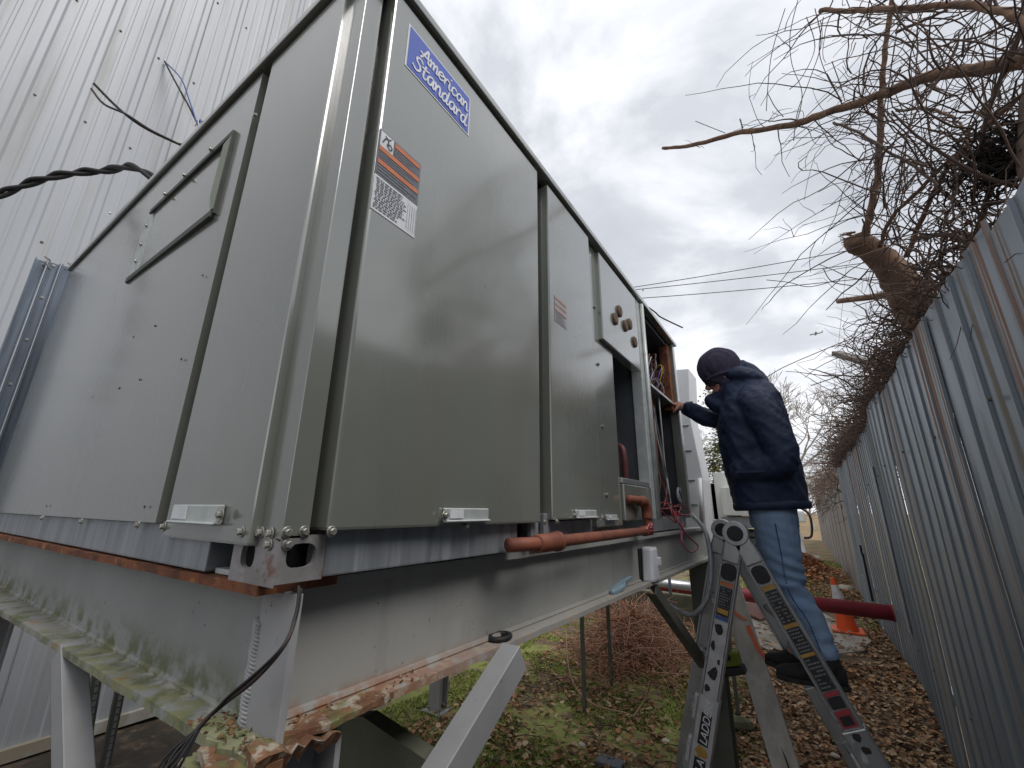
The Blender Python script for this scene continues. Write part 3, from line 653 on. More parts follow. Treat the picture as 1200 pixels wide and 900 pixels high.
MB().limb([(-.75,yc0+.09,2.33),(-.72,yc0+.11,2.1),(-.74,yc0+.13,1.85)], [.035,.05,.045], 12).build('compressor_hose', mat('hose_maroon',(0.10,0.035,0.035),rough=.5), unit, smooth=True)
MB().limb([(-.82,UY1-.24,1.72),(-.82,UY1-.24,1.95)], [.13,.12], 18).build('compressor', rubber, unit, smooth=True)
gc = at(795,580,0,-.66); MB().tube([gc,gc+Vector((.012,0,0))], .05, 20).build('gauge', plastic_w, unit, bevel=.003); MB().bar(gc+Vector((.014,-.03,.03)), gc+Vector((.014,.03,-.03)), .006, .004, (1,0,0)).build('gauge_needle', black, unit)
# rust-plugged holes in the plug panel
for p in ((720,374),(725,365),(732,382),(737,380),(743,401)):
    c = at(*p,0,XP); MB().tube([c+Vector((-.004,0,0)), c+Vector((.008,0,0)), c+Vector((.012,0,0))], [.030,.030,.022], 18).build('plug', mat('plug_rust',(0.16,0.10,0.065),(0.09,0.06,0.045),60,rough=.8) if 'plug_rust' not in MATS else MATS['plug_rust'], unit, smooth=False)
# base rail and brackets
def rail(y0, y1, m=galv, x=XF-.002): return MB().box(x-.05, x, y0, y1, 1.598, 1.668).build('base_rail', m, unit, bevel=.003)
yg0, yg1 = at(607,632,0,XF).y, at(622,632,0,XF).y
def holed_plate(O, u, W_, H_, cx, cz, rx, rz, m, name='corner_bracket'):
    """plate with a rounded opening; O lower corner, u horizontal direction, outward thickness"""
    O = Vector(O); u = Vector(u); n = 24; mb = MB(); nrm = u.cross(Vector((0,0,1)))
    inn = []; outr = []
    for k in range(n):
        an = 2*math.pi*k/n; ca, sa = math.cos(an), math.sin(an)
        ce = math.copysign(abs(ca)**.7, ca); se = math.copysign(abs(sa)**.7, sa); inn.append((cx+rx*ce, cz+rz*se))
        s_ = min((W_-cx if ca > 0 else cx)/max(abs(ca),1e-6), (H_-cz if sa > 0 else cz)/max(abs(sa),1e-6)); outr.append((cx+ca*s_, cz+sa*s_))
    # include plate corners
    for d in (0.0, .008):
        for a, b in inn+outr: mb.v.append(tuple(O+u*a+Vector((0,0,b))+nrm*(-d)))
    for k in range(n):
        j = (k+1) % n
        mb.f += [(k, j, n+j, n+k)[::-1], (2*n+k, 2*n+j, 3*n+j, 3*n+k), (k, j, 2*n+j, 2*n+k)]
    for cx_, cz_ in ((0,0),(W_,0),(W_,H_),(0,H_)):
        near = sorted(range(n), key=lambda k: (outr[k][0]-cx_)**2+(outr[k][1]-cz_)**2)[:2]
        b = len(mb.v); mb.v.append(tuple(O+u*cx_+Vector((0,0,cz_)))); mb.f.append((n+near[0], n+near[1], b))
    return mb.build(name, m, unit)
yb1 = at(381,650,0,XF).y; xb_ = at(273,650,1,YF).x
holed_plate((XF,YF-.001,1.596), (0,1,0), yb1-YF, .064, (yb1-YF)*.48, .036, .023, .017, bracket_m)
holed_plate((xb_,YF-.001,1.592), (1,0,0), XF-xb_, .068, (XF-xb_)*.36, .038, .020, .018, bracket_m)
rail(yb1+.001, yg0)
rail(yg1+.04, at(672,632,0,XF).y, galv, XF-.012); rail(at(672,632,0,XF).y+.001, UY1, galv, XF-.02)
for q in (634, 648): 
    y = at(q,615,0,XP).y; panel('clip', XF-.01, XF+.006, y-.018, y+.018, 1.62, 1.69, galv, unit, .003)
xr = at(245,650,1,YF).x
MB().box(UX0, xr, YF-.002, YF+.05, 1.596, 1.667).build('base_rail', galv, unit, bevel=.003)
mb = MB(); mb.box(UX0+.05, XF-.06, YF+.05, UY1, 1.592, 1.664); mb.build('base_pan', black, unit)
MB().box(xr+.005, xb_+.06, YF+.012, YF+.06, 1.594, 1.602).build('base_lip', latch_m, unit)
# hex bolts and screws
bolt_me = MB().tube([(0,0,0),(.002,0,0)], .0085, 14).tube([(.002,0,0),(.008,0,0)], .0056, 6).mesh('bolt', bevel=.0008, seg=1); bolt_me.materials.append(mat('bolt_steel', (0.5,0.49,0.44),(0.3,0.29,0.26),90,rough=.4,metal=.7))
small_me = MB().tube([(0,0,0),(.002,0,0)], .008, 10).tube([(.002,0,0),(.006,0,0)], .005, 6).mesh('bolt'); small_me.materials.append(MATS['bolt_steel'])
def bolt_r(px, py, x=XP, me=None): link('bolt', me or bolt_me, None, unit, at(px,py,0,x))
def bolt_l(px, py, y=YP, me=None): link('bolt', me or bolt_me, None, unit, at(px,py,1,y), (0,0,-math.pi/2))
for p in ((284,623),(307,624),(318,625)): bolt_l(*p, YF-.001)
for p in ((193,617),(284,623)): bolt_l(*p, YP)
bolt_l(316,638,YF-.002)
for p in ((336,624),(356,623)): bolt_r(*p, XF)
bolt_r(337,638,XF+.001); bolt_r(388,623); bolt_r(545,616)
for p in ((162,615),(50,607),(96,611),(130,250),(310,78),(300,136)): bolt_l(*p, YP, small_me)
for p in ((638,612),(652,611),(700,607),(706,607)): bolt_r(*p, XP, small_me)
for p in ((697,360),(701,427),(706,500),(711,580),(722,605),(753,340),(757,420),(764,540)): bolt_r(*p, XF+.006, small_me)
for p in ((132,391),(157,395),(182,382),(213,421),(164,445),(140,455),(109,466),(238,323),(170,594),(55,593)):
    c = at(*p,1,YP-.004); MB().tube([c,c+Vector((0,-.0015,0))], .0028, 8).build('rivet_hole', black, unit)
# lift-latch handles
def handle(c, u, nrm, wl, hh):
    c = Vector(c); u = Vector(u); nrm = Vector(nrm); Z = Vector((0,0,1)); ob = None
    def bx(a0,a1,b0,b1,d0,d1,name,m,par,bev=.002):
        P = [c+u*a0+Z*b0, c+u*a1+Z*b0, c+u*a1+Z*b1, c+u*a0+Z*b1]; P = [p+nrm*d0 for p in P]
        return MB().prism(P, nrm*(d1-d0)).build(name, m, par, bevel=bev, seg=1)
    h = bx(-wl/2,wl/2,-hh/2,hh/2,.001,.010,'latch_handle',latch_m,unit)
    bx(-wl/2+.012,-wl*.13,-hh/2+.006,hh/2-.003,.0105,.0125,'finger_pocket',stick_w,h,0)
    bx(-wl/2,wl/2,-hh/2-.002,-hh/2+.003,.002,.016,'lower_lip',latch_m,h)
    return h
hl = at(234,602,1,YP); h_ = handle(hl, (1,0,0), (0,-1,0), .185, .030); bolt_l(260,603,YP-.010)
hr = at(545,603,0,XP); handle(hr, (0,1,0), (1,0,0), .145, .026); bolt_r(521,604,XP+.010)
hr2 = at(685,602,0,XP); handle(hr2, (0,1,0), (1,0,0), .16, .024); bolt_r(673,604,XP+.010,small_me)
hr3 = at(715,606,0,XF+.006); handle(hr3, (0,1,0), (1,0,0), .11, .018)
# open hood frame on the wide left panel
hy = YP-.006
tl, tr, br_, bl = at(180,245,1,hy), at(275,155,1,hy), at(250,250,1,hy), at(150,330,1,hy)
zt, zb_, xl, xr2 = (tl.z+tr.z)/2, (br_.z+bl.z)/2, (tl.x+bl.x)/2, (tr.x+br_.x)/2
dk = mat('hood_flange', (0.05,0.052,0.045), (0.07,0.072,0.06), 20, rough=.5)
panel('hood_rail', xl, xr2, hy-.004, YP+.002, zt-.010, zt+.008, dk, unit, .003)
panel('hood_rail', xl-.03, xr2-.01, hy-.006, YP+.002, zb_-.008, zb_+.012, dk, unit, .003)
mb = MB(); mb.prism([(xr2-.045,hy-.004,zt-.02),(xr2-.002,hy-.004,zt-.012),(xr2-.002,hy-.004,zb_+.014),(xr2-.020,hy-.004,zb_+.016),(xr2-.045,hy-.004,zb_+.07)], (0,.006,0)); mb.build('hood_side', mat('hood_olive',(0.20,0.23,0.16),(0.24,0.27,0.19),6,rough=.4), unit)
MB().box(xr2-.002,xr2+.004,hy-.003,YP+.002,zb_,zt).build('hood_edge', dk, unit)
MB().prism([(xl-.035,hy+.004,zb_+.02),(xl+.045,hy+.004,zb_+.02),(xl+.045,hy+.004,zt-.045),(xl+.02,hy+.004,zt-.012),(xl-.005,hy+.004,zt-.03),(xl-.035,hy+.004,zt-.08)], (0,-.004,0)).build('hood_plate', latch_m, unit)
for z in (.25,.5,.78): link('bolt', small_me, None, unit, (xl+.005, hy, zb_+(zt-zb_)*z), (0,0,-math.pi/2))
for x in (.25,.5,.8): link('bolt', small_me, None, unit, (xl+(xr2-xl)*x, hy-.007, zt), (0,0,-math.pi/2))
# ---- stickers and lettering
def quad_r(y0, y1, z0, z1, x, m, name, par): return MB().box(x-.0008, x, y0, y1, z0, z1).build(name, m, par)
ly0, ly1, lz0, lz1 = .450, .679, 2.662, 2.793
sgn = quad_r(ly0, ly1, lz0, lz1, XP+.0012, stick_w, 'logo_plate', unit); quad_r(ly0+.005, ly1-.005, lz0+.005, lz1-.005, XP+.0022, logo_b, 'logo_field', sgn)
G = {'A':([[(0,0),(.25,.5),(.62,1.5),(.72,.8),(.9,0)],[(-.1,.55),(.45,.5),(1.0,.62)]],1.05),
 'm':([[(0,.95),(.06,.5),(.05,0),(.15,.6),(.35,.95),(.45,.5),(.43,0),(.52,.6),(.75,.95),(.85,.5),(.85,.05),(1.0,.1)]],1.05),
 'e':([[(.08,.5),(.5,.6),(.62,.85),(.4,1.0),(.1,.7),(.1,.25),(.35,0),(.75,.25)]],.78),
 'r':([[(0,.9),(.1,.5),(.08,0),(.15,.6),(.35,.95),(.6,.85)]],.62),
 'i':([[(.1,.9),(.1,.2),(.25,0),(.38,.15)],[(.14,1.28),(.17,1.32)]],.42),
 'c':([[(.6,.85),(.4,1.0),(.1,.7),(.1,.25),(.35,0),(.7,.25)]],.72),
 'a':([[(.7,.85),(.45,1.0),(.12,.7),(.1,.25),(.3,0),(.55,.25),(.7,.9),(.68,.25),(.8,0),(.92,.12)]],.92),
 'n':([[(0,.95),(.08,.5),(.06,0),(.15,.6),(.42,.98),(.58,.6),(.58,.15),(.7,0),(.82,.12)]],.82),
 'S':([[(.85,1.35),(.6,1.55),(.25,1.35),(.3,1.0),(.65,.75),(.75,.35),(.45,0),(.0,.2)]],.95),
 't':([[(.28,1.4),(.2,.8),(.2,.2),(.4,0),(.58,.15)],[(-.05,.98),(.25,1.0),(.6,1.05)]],.6),
 'd':([[(.62,.85),(.42,1.0),(.12,.7),(.1,.25),(.3,0),(.55,.3),(.75,1.5)],[(.72,1.2),(.62,.3),(.75,0),(.9,.12)]],.92)}
def script(word, y, z, s):
    mb = MB(); u = Vector((0,s,0)); v = Vector((0,s*.14,s)); O = Vector((XP+.0030, y, z))
    for ch in word:
        st, adv = G[ch]
        for k_, q in enumerate(st): ribbon(mb, q, .2, O+Vector((.0006*k_,0,0)), u, v)
        O = O+u*adv+Vector((.00012,0,0))
    return mb.build('lettering', stick_w, sgn)
script('American', ly0+.042, lz0+.072, .0272); script('Standard', ly0+.020, lz0+.018, .0290)
# warning labels
def textlines(mb, y0, y1, z0, z1, x, rows, rg, fill=.62):
    h = (z1-z0)/rows
    for r_ in range(rows):
        z = z1-(r_+.5)*h; y = y0+rg.uniform(0,.004); end = y1-rg.uniform(0,(y1-y0)*.35)
        while y < end:
            l = rg.uniform(.003,.011); e_ = min(y+l, end)
            mb.box(x-.0004, x, y, e_, z-h*fill/2, z+h*fill/2); y = e_+.0022
wy0, wy1 = .409, .523; wz = [2.248, 2.330, 2.440]
lab = quad_r(wy0, wy1, wz[1], wz[2], XP+.0012, stick_g, 'warning_label', unit)
quad_r(wy0, wy1, wz[0], wz[1]-.001, XP+.0012, stick_w, 'specification_label', unit)
quad_r(wy0+.003, wy0+.036, wz[2]-.040, wz[2]-.003, XP+.0022, stick_w, 'pictogram', lab)
mb = MB(); O = Vector((XP+.0032, wy0+.006, wz[2]-.038)); u = Vector((0,.028,0)); v = Vector((0,0,.032))
ribbon(mb, [(.1,.3),(.35,.75),(.6,.7),(.5,.35)], .09, O, u, v); ribbon(mb, [(.55,.35),(.75,.5),(.95,.3),(.75,.1),(.55,.3)], .09, O, u, v); ribbon(mb, [(.3,.9),(.55,.8),(.8,.95)], .07, O, u, v)
mb.build('pictogram_mark', stick_k, lab)
for a, b, z in ((wy0+.040,wy1-.003,wz[2]-.010),(wy0+.003,wy1-.003,wz[2]-.045),(wy0+.003,wy1-.003,wz[2]-.077)): quad_r(a, b, z-.0055, z+.0055, XP+.0022, stick_o, 'warning_stripe', lab)
mb = MB(); rg = random.Random(3)
for a, b, z1_, z0_, r_ in ((wy0+.040,wy1-.004,wz[2]-.017,wz[2]-.038,3),(wy0+.004,wy1-.004,wz[2]-.052,wz[2]-.070,3),(wy0+.004,wy1-.004,wz[2]-.084,wz[1]+.004,3)): textlines(mb, a, b, z0_, z1_, XP+.0022, r_, rg, .45)
mb.build('label_text', stick_t, lab)
mb = MB(); textlines(mb, wy0+.004, wy0+.085, wz[0]+.005, wz[1]-.005, XP+.0022, 13, rg, .5)
for k in range(5): mb.box(XP+.0018, XP+.0022, wy0+.088+k*.006, wy0+.0885+k*.006, wz[0]+.008, wz[1]-.012)
mb.build('label_text', stick_t, unit)
l2 = quad_r(y2a+.035, y2a+.125, 2.312, 2.408, XP+.0012, mat('sticker_faded',(0.36,0.34,0.34),(0.30,0.29,0.29),30,rough=.4), 'small_label', unit)
for z in (2.402,2.380,2.358): quad_r(y2a+.037, y2a+.123, z-.006, z, XP+.0022, mat('sticker_faded_orange',(0.42,0.22,0.17),rough=.5) if 'sticker_faded_orange' not in MATS else MATS['sticker_faded_orange'], 'warning_stripe', l2)
mb = MB(); textlines(mb, y2a+.04, y2a+.12, 2.315, 2.352, XP+.0022, 5, rg, .4); mb.build('label_text', stick_t, l2)

# ------------------------------------------------------------------ things on the stand and unit
dp = empty('drain_pipe', (-.56,1.5,1.6), 'rusty red drain pipe with elbow running along the unit base', 'pipe')
P = [Vector((-.60,at(606,637,0,-.575).y,1.618)), Vector((-.575,at(628,637,0,-.575).y,1.617)), Vector((-.575,at(757,622,0,-.575).y,1.617))]
MB().tube(P, .0165, 16).build('pipe_run', pipe_m, dp, smooth=True)
MB().tube([P[2]+Vector((0,-.03,0)),P[2]+Vector((0,.045,0))], .021, 16).build('tee', pipe_m, dp, smooth=True)
yv = P[2].y+.03; zE = at(764,588,0,-.575).z
MB().tube(spline([(-.575,yv,1.60),(-.575,yv,1.66),(-.575,yv,zE-.03),(-.578,yv-.025,zE),(-.585,yv-.09,zE+.004),(-.60,yv-.17,zE+.006)],6), .0165, 14).build('riser', pipe_m, dp, smooth=True)
MB().tube(spline([(-.575,yv,zE-.075),(-.575,yv,zE-.035),(-.576,yv-.025,zE-.002),(-.58,yv-.075,zE)],5), .0225, 14).build('elbow', pipe_m, dp, smooth=True)
MB().tube([(-.575,yv,1.60),(-.575,yv,1.635)], .022, 14).build('coupling', pipe_m, dp, smooth=True)
yc = at(640,636,0,-.575).y
MB().tube([(-.575,yc-.05,1.617),(-.575,yc-.048,1.617),(-.575,yc+.02,1.617),(-.575,yc+.06,1.617),(-.575,yc+.062,1.617)], [.019,.0225,.0235,.0235,.021], 18).build('coupling', pipe_m, dp, smooth=True)
MB().tube([(-.575,yc+.055,1.617),(-.575,yc+.068,1.617)], .0265, 18).build('coupling_ring', pipe_m, dp, smooth=True)
mb = MB()
for k in range(9): a = k*.9; mb.tube(spline([(-.57+.02*math.cos(a),yv-.06+.03*math.sin(a),1.625),(-.55,yv-.03+.02*math.sin(a*2),1.635+.02*math.cos(a)),(-.57,yv+.01,1.61)],4), .003, 4)
mb.build('tape_wrap', W_PINK, dp)
# white box on the beam web
jb = empty('meter_box', at(757,662,0,-.64), 'small white plastic box fixed to the long grey beam', 'box')
bx0, bx1 = at(749,655,0,-.66).y, at(768,655,0,-.62).y; zb0_, zb1_ = 1.393, at(756,643,0,-.62).z
MB().box(-.668,-.655,bx0-.01,bx1-.02,zb0_+.004,zb1_-.005).build('back_plate', black, jb, bevel=.002)
MB().loft([((-.628,(bx0+bx1)/2,zb0_),(.026,0,0),(0,(bx1-bx0)/2,0)),((-.628,(bx0+bx1)/2,zb0_+.01),(.028,0,0),(0,(bx1-bx0)/2+.002,0)),((-.628,(bx0+bx1)/2,zb1_-.01),(.028,0,0),(0,(bx1-bx0)/2-.012,0)),((-.628,(bx0+bx1)/2,zb1_),(.025,0,0),(0,(bx1-bx0)/2-.016,0))], 24, 4).build('cover', plastic_w, jb, smooth=False)
MB().box(-.612,-.590,bx1-.035,bx1-.004,1.455,1.49).build('latch_tab', plastic_w, jb, bevel=.004)
rg_ = at(586,746,2,ZB1+.006); mb = MB(); q = [(rg_+Vector((.022*math.cos(a), .030*math.sin(a), 0))) for a in [k*math.pi/12 for k in range(25)]]; mb.tube(q, .0065, 8, False)
tag(mb.build('rubber_ring', rubber, smooth=True), 'black rubber ring lying on the lower beam flange', 'ring')
cl = at(727,690,2,ZB1+.008); cp = empty('plastic_clamp', cl, 'pale blue plastic clamp lying on the lower beam flange', 'clamp'); mbl = mat('pale_blue_plastic',(0.22,0.32,0.38),rough=.4)
MB().limb([cl+Vector((0,-.09,0)), cl+Vector((.005,-.02,.004)), cl+Vector((0,.05,.012))], [.012,.014,.008], 10).build('jaw', mbl, cp, smooth=True)
MB().limb([cl+Vector((-.012,-.05,0)), cl+Vector((-.015,.03,.012)), cl+Vector((.006,.11,.03))], [.01,.01,.008], 10).build('handle', mbl, cp, smooth=True)
# red service wires spilling from the open bay
for k in range(5):
    y = at(784+5*k,600,0,-.60).y; dz = rng.uniform(.02,.05)
    ru = rng.uniform; q = [(-.66,y-.1+ru(-.1,.05),1.70+ru(0,.02)),(-.625,y+ru(-.1,.1),1.69+dz+ru(-.02,.03)),(-.60+ru(-.02,.02),y+ru(-.15,.15),1.69+ru(-.02,.03)),(-.592,y+ru(-.15,.15),1.66+ru(-.03,.02)),(-.62,y+ru(-.2,.2),1.70)]
    tag(MB().tube(spline(q,6), .0032, 6).build('service_wire', (W_RED, W_PINK)[k % 2], smooth=True), ('red','pink')[k % 2]+' wire at the foot of the open bay, '+('nearest the drain pipe','second from drain pipe','in the middle','second from far post','nearest far post')[k], 'wire', 'red wires at the open bay')
lp = [at(795,612,0,-.585), at(806,628,0,-.57), at(818,640,0,-.56), at(809,647,0,-.56), at(799,634,0,-.575), at(800,612,0,-.59)]
tag(MB().tube(spline(lp,7), .005, 6).build('wire_loop', W_PINK, smooth=True), 'pink wire loop hanging over the beam end', 'wire')
# flexible grey conduit looping from the unit end
cpts = [at(808,601,1,3.15), at(826,622,1,3.1), at(833,660,1,3.0), at(829,700,1,2.95), at(812,720,1,2.95), at(792,714,1,3.0), at(775,700,1,3.1), at(762,688,1,3.2)]
tag(MB().tube(spline(cpts,8), .014, 10).build('flexible_conduit', cond_m, smooth=True), 'grey flexible conduit looping down from the unit end', 'conduit')
# cable hanging at the stand corner
cab = [at(352,690,0,-.60), at(347,720,0,-.59), at(334,755,1,.345), at(300,795,1,.335), at(262,825,1,.33), at(235,850,1,.32), at(205,893,1,.30), at(190,930,1,.29)]
cb = empty('loose_cable', cab[-1], 'thin dark brown cable hanging across the rusty stand corner', 'cable')
sp_ = spline(cab,8)
MB().tube(sp_, .0028, 6).build('strand', wirebr, cb, smooth=True); MB().tube([p+Vector((.004*math.sin(i*.22),-.003,.004*math.cos(i*.22))) for i, p in enumerate(sp_)], .0022, 6).build('strand', wirem, cb, smooth=True)
mb = MB()
for k in range(9): mb.tube(spline([cab[5]+Vector((rng.uniform(-.004,.004),0,0)), cab[6]+Vector((rng.uniform(-.02,.02),-.005,rng.uniform(-.01,.01))), cab[7]+Vector((rng.uniform(-.03,.03),-.01,0))],4), .0016, 4)
mb.build('frayed_end', wirem, cb)
# twisted cable and wires from the wall to the unit roof
tp = [Vector((WX+.02,-.35,2.55)), Vector((-4.2,-.25,2.75)), at(-60,262,0,-3.4), at(0,228,0,-3.3), at(60,207,0,-3.15), at(120,200,0,-3.0), at(172,203,0,-2.6), Vector((-2.35,.75,2.98)), Vector((-2.2,.95,2.90))]
sp_ = spline(tp,14); tw = empty('twisted_cable', tp[1], 'thick black twisted cable crossing from the left edge to the unit top', 'cable')
for ph in (0, math.pi):
    MB().tube([p+Vector((0, .012*math.cos(i*.42+ph), .012*math.sin(i*.42+ph))) for i, p in enumerate(sp_)], .0118, 8).build('strand', wirem, tw, smooth=True)
for i, (P, r_, m, lb) in enumerate(((((110,98),(140,128),(170,150),(212,170),(240,182)), .007, wirem, 'thin black wire end poking past the unit roof, upper of the pair'), (((107,104),(122,122),(148,134),(176,152),(208,168),(238,184)), .006, wirebr, 'thin brown wire end poking past the unit roof, lower of the pair'),
    (((193,72),(205,95),(220,122),(233,148),(240,160)), .009, wirem, 'black cable leaving a hole in the pale wall'), (((193,72),(212,92),(222,118),(231,145),(236,158)), .006, WC[2], 'thin blue wire leaving a hole in the pale wall'), (((194,73),(208,100),(218,124),(228,147),(233,158)), .005, WC[4], 'thin white wire leaving a hole in the pale wall'))):
    n_ = len(P); q = [at(*p, 0, (-3.0+.35*j/n_) if i < 2 else (WX+.02+1.2*j/n_)) for j, p in enumerate(P)]
    q += [Vector((q[-1].x+.15, max(.6,q[-1].y)+.25, 3.0)), Vector((max(-2.8,q[-1].x+.3), max(.6,q[-1].y)+.5, 2.89))]
    tag(MB().tube(spline(q,6), r_, 6).build('roof_wire', m, smooth=True), lb, 'wire')
# galvanised channels standing between wall and unit
ch = empty('channel_bundle', at(0,520,0,-3.6), 'upright galvanised steel channels between the wall and the unit', 'steel channel'); gch = mat('channel_galv',(0.20,0.235,0.285),(0.14,0.165,0.20),12,stretch=(3,3,.2),rough=.4,metal=.6)
ctop = at(72,312,0,-3.35)
for k, (dx, dy) in enumerate(((0,0),(-.02,-.05),(.01,.05),(-.01,.095))):
    x, y = ctop.x+dx, ctop.y-.03+dy; mb = MB(); mb.box(x, x+.008, y-.022, y+.022, .3, ctop.z); mb.box(x+.008, x+.035, y-.022, y-.018, .3, ctop.z); mb.box(x+.008, x+.035, y+.018, y+.022, .3, ctop.z); mb.build('channel', gch, ch)
    for z in (2.05,2.3,2.55,2.8,3.0):
        if k in (0,3): link('bolt', small_me, None, ch, (x+.009, y, z+.05*k))
mb = MB()
for k in range(14): p = ctop+Vector((rng.uniform(-.02,.05), rng.uniform(-.07,.09), rng.uniform(-.05,.015))); mb.tube([p, p+Vector((rng.uniform(-.02,.02),rng.uniform(-.03,.03),rng.uniform(-.02,.03)))], .005, 5)
tag(mb.build('bundle_tie', bracket_m, ch), kind='stuff')

# ------------------------------------------------------------------ ladder
lad = empty('folding_ladder', (-.1,2.85,0), 'aluminium folding ladder with black stickers set up beside the open unit', 'ladder')
NY, FY = 2.62, 3.10
ap = at(862,622,1,NY); rE = at(1025,897,1,NY); lE = at(820,900,1,NY)
rdir = (rE-ap); rdir *= (ap.z-.02)/(-rdir.z); ldir = (lE-ap); ldir *= (ap.z-.02)/(-ldir.z)
FO = Vector((-.13, FY-NY, 0))
for y, A in ((NY, Vector(ap)), (FY, Vector(ap)+FO)):
    for s, d in ((1, rdir), (-1, ldir)):
        d = Vector(d); e0 = A+d*.05; e1 = A+d
        lw = d.normalized().cross(Vector((0,1,0))).normalized()
        for q in (-1,1): MB().bar(e0+lw*q*.040, e1+lw*q*.040, .012, .055, (0,1,0)).build('stile_flange', alum, lad, bevel=.003, seg=1)
        MB().bar(e0, e1, .074, .042, (0,1,0)).build('stile', alum, lad, bevel=.003, seg=1)
        MB().bar(A+d*.50, e1, .098, .062, (0,1,0)).build('outer_stile', alum, lad, bevel=.006, seg=2)
        MB().bar(e1-d.normalized()*.05, e1, .105, .07, (0,1,0)).build('foot', rubber, lad, bevel=.006)
    MB().tube([A+Vector((0,-.040,-.012)),A+Vector((0,.035,-.012))], .062, 24).build('hinge_disc', alum, lad, bevel=.004)
    MB().tube([A+Vector((0,-.052,-.012)),A+Vector((0,-.040,-.012))], [.036,.040], 20).build('hinge_cap', rubber, lad, bevel=.003)
    for d in (rdir, ldir): MB().bar(A+d*.012, A+d*.10, .085, .066, (0,1,0)).build('hinge_arm', alum if y == NY else alum, lad, bevel=.008)
for d in (rdir, ldir):
    for t in ((.27,.462,.65,.83) if d is rdir else (.25,.44,.63,.82)):
        c = ap+d*t; p0 = Vector((c.x, NY+.02, c.z)); p1 = c+FO-Vector((0,.02,0)); MB().bar(p0, p1, .045, .03, (d.x,0,d.z)).build('rung', alum, lad, bevel=.006)
def on_stile(d, t0, t1, w, m, name, off=0.0, side=0.0, outer=False):
    y = NY-(.0315 if outer else .0282)-off; u = d.normalized(); v = Vector((u.z,0,-u.x))
    if v.x < 0: v = -v
    a = ap+d*t0+v*side; b = ap+d*t1+v*side; a.y = b.y = y
    return MB().prism([a-v*w/2, a+v*w/2, b+v*w/2, b-v*w/2], (0,-.0008,0)).build(name, m, lad)
for d in (rdir, ldir):
    u = d.normalized(); v = Vector((u.z,0,-u.x)); c0 = ap+d*.128; c0.y = NY-.028
    MB().prism([c0+u*math.copysign(abs(math.cos(a))**.6,math.cos(a))*.042+v*math.copysign(abs(math.sin(a))**.6,math.sin(a))*.034 for a in [k*math.pi/10 for k in range(20)]], (0,-.012,0)).build('grip_pad', rubber, lad, bevel=.003)
on_stile(rdir,.158,.170,.062,stick_y,'sticker'); on_stile(rdir,.172,.33,.060,stick_k,'sticker'); on_stile(rdir,.258,.268,.060,stick_y,'sticker',.001); on_stile(rdir,.330,.338,.062,stick_y,'sticker',.001)
on_stile(rdir,.338,.415,.060,stick_k,'sticker'); on_stile(rdir,.418,.428,.062,stick_r,'sticker',.001); on_stile(rdir,.430,.455,.058,stick_k,'sticker'); on_stile(rdir,.458,.466,.062,stick_r,'sticker',.001); on_stile(rdir,.466,.495,.06,stick_r,'sticker'); on_stile(rdir,.470,.49,.045,stick_k,'sticker',.001)
on_stile(rdir,.585,.600,.04,stick_k,'hole_cap',outer=True); on_stile(rdir,.635,.652,.036,stick_k,'hole_cap',outer=True)
on_stile(ldir,.160,.172,.06,stick_o,'sticker'); on_stile(ldir,.176,.235,.058,stick_k,'sticker'); on_stile(ldir,.237,.262,.058,stick_k,'sticker'); on_stile(ldir,.241,.255,.05,stick_y,'sticker',.001); on_stile(ldir,.265,.273,.058,stick_b,'sticker'); on_stile(ldir,.276,.50,.066,alumw,'pale_panel')
on_stile(ldir,.50,.93,.085,alumw,'pale_panel',outer=True)
def scrap(d, t0, t1, w, s, seed, m=stick_k):
    r2 = random.Random(seed); u = d.normalized(); v = Vector((u.z,0,-u.x)); v = -v if v.x < 0 else v; n = 9; c0 = ap+d*((t0+t1)/2)+v*s; hl_ = (t1-t0)*d.length/2; P = []
    for k in range(n):
        a = 2*math.pi*k/n; f = r2.uniform(.55,1.15); P.append(c0+u*math.cos(a)*hl_*f+v*math.sin(a)*w/2*f)
    for p in P: p.y = NY-(.0335 if t0 > .5 else .0305)
    MB().prism(P, (0,-.0006,0)).build('torn_sticker', m, lad)
for i, (a, b, w, s) in enumerate(((.283,.318,.05,-.004),(.335,.372,.022,-.020),(.385,.40,.018,.016),(.405,.455,.05,-.002),(.462,.49,.03,-.014))): scrap(ldir, a, b, w, s, i)
for i, (a, b, w, s) in enumerate(((.503,.523,.03,.0),(.53,.55,.036,.006),(.61,.625,.03,-.02),(.66,.69,.03,.012))): scrap(rdir, a, b, w, s, 20+i)
rg = random.Random(9)
def label_rows(d, t0, t1, rows, outer=False):
    mb = MB(); u = d.normalized(); v = Vector((u.z,0,-u.x)); v = -v if v.x < 0 else v; Ld = d.length
    for k in range(rows):
        t = t0+(t1-t0)*(k+.5)/rows; s = -.024
        while s < .024:
            l = rg.uniform(.004,.012); e_ = min(s+l,.026); a = ap+d*t; a.y = NY-.0300; h = (t1-t0)*Ld/rows*.22
            if rg.random() < .8: mb.prism([a+v*s-u*h, a+v*e_-u*h, a+v*e_+u*h, a+v*s+u*h], (0,-.0006,0))
            s = e_+.003
    return mb.build('sticker_text', stick_t, lad)
label_rows(rdir,.175,.255,9); label_rows(rdir,.27,.328,7); label_rows(rdir,.341,.412,8); label_rows(ldir,.178,.232,7)
u_ = -ldir.normalized(); v_ = Vector((-u_.z,0,u_.x)); v_ = v_ if v_.x < 0 else -v_
def lad_text(body, t, size, m=stick_w, off=0.0, side=0.018, back=True):
    a = ap+ldir*t-v_*side; a.y = NY-.0345-off; place_text(body, size, a, u_, v_, m, lad, shear=.25)
on_stile(ldir,.545,.632,.048,stick_k,'sticker',.001,0,True); lad_text('LADDERS', .629, .047)
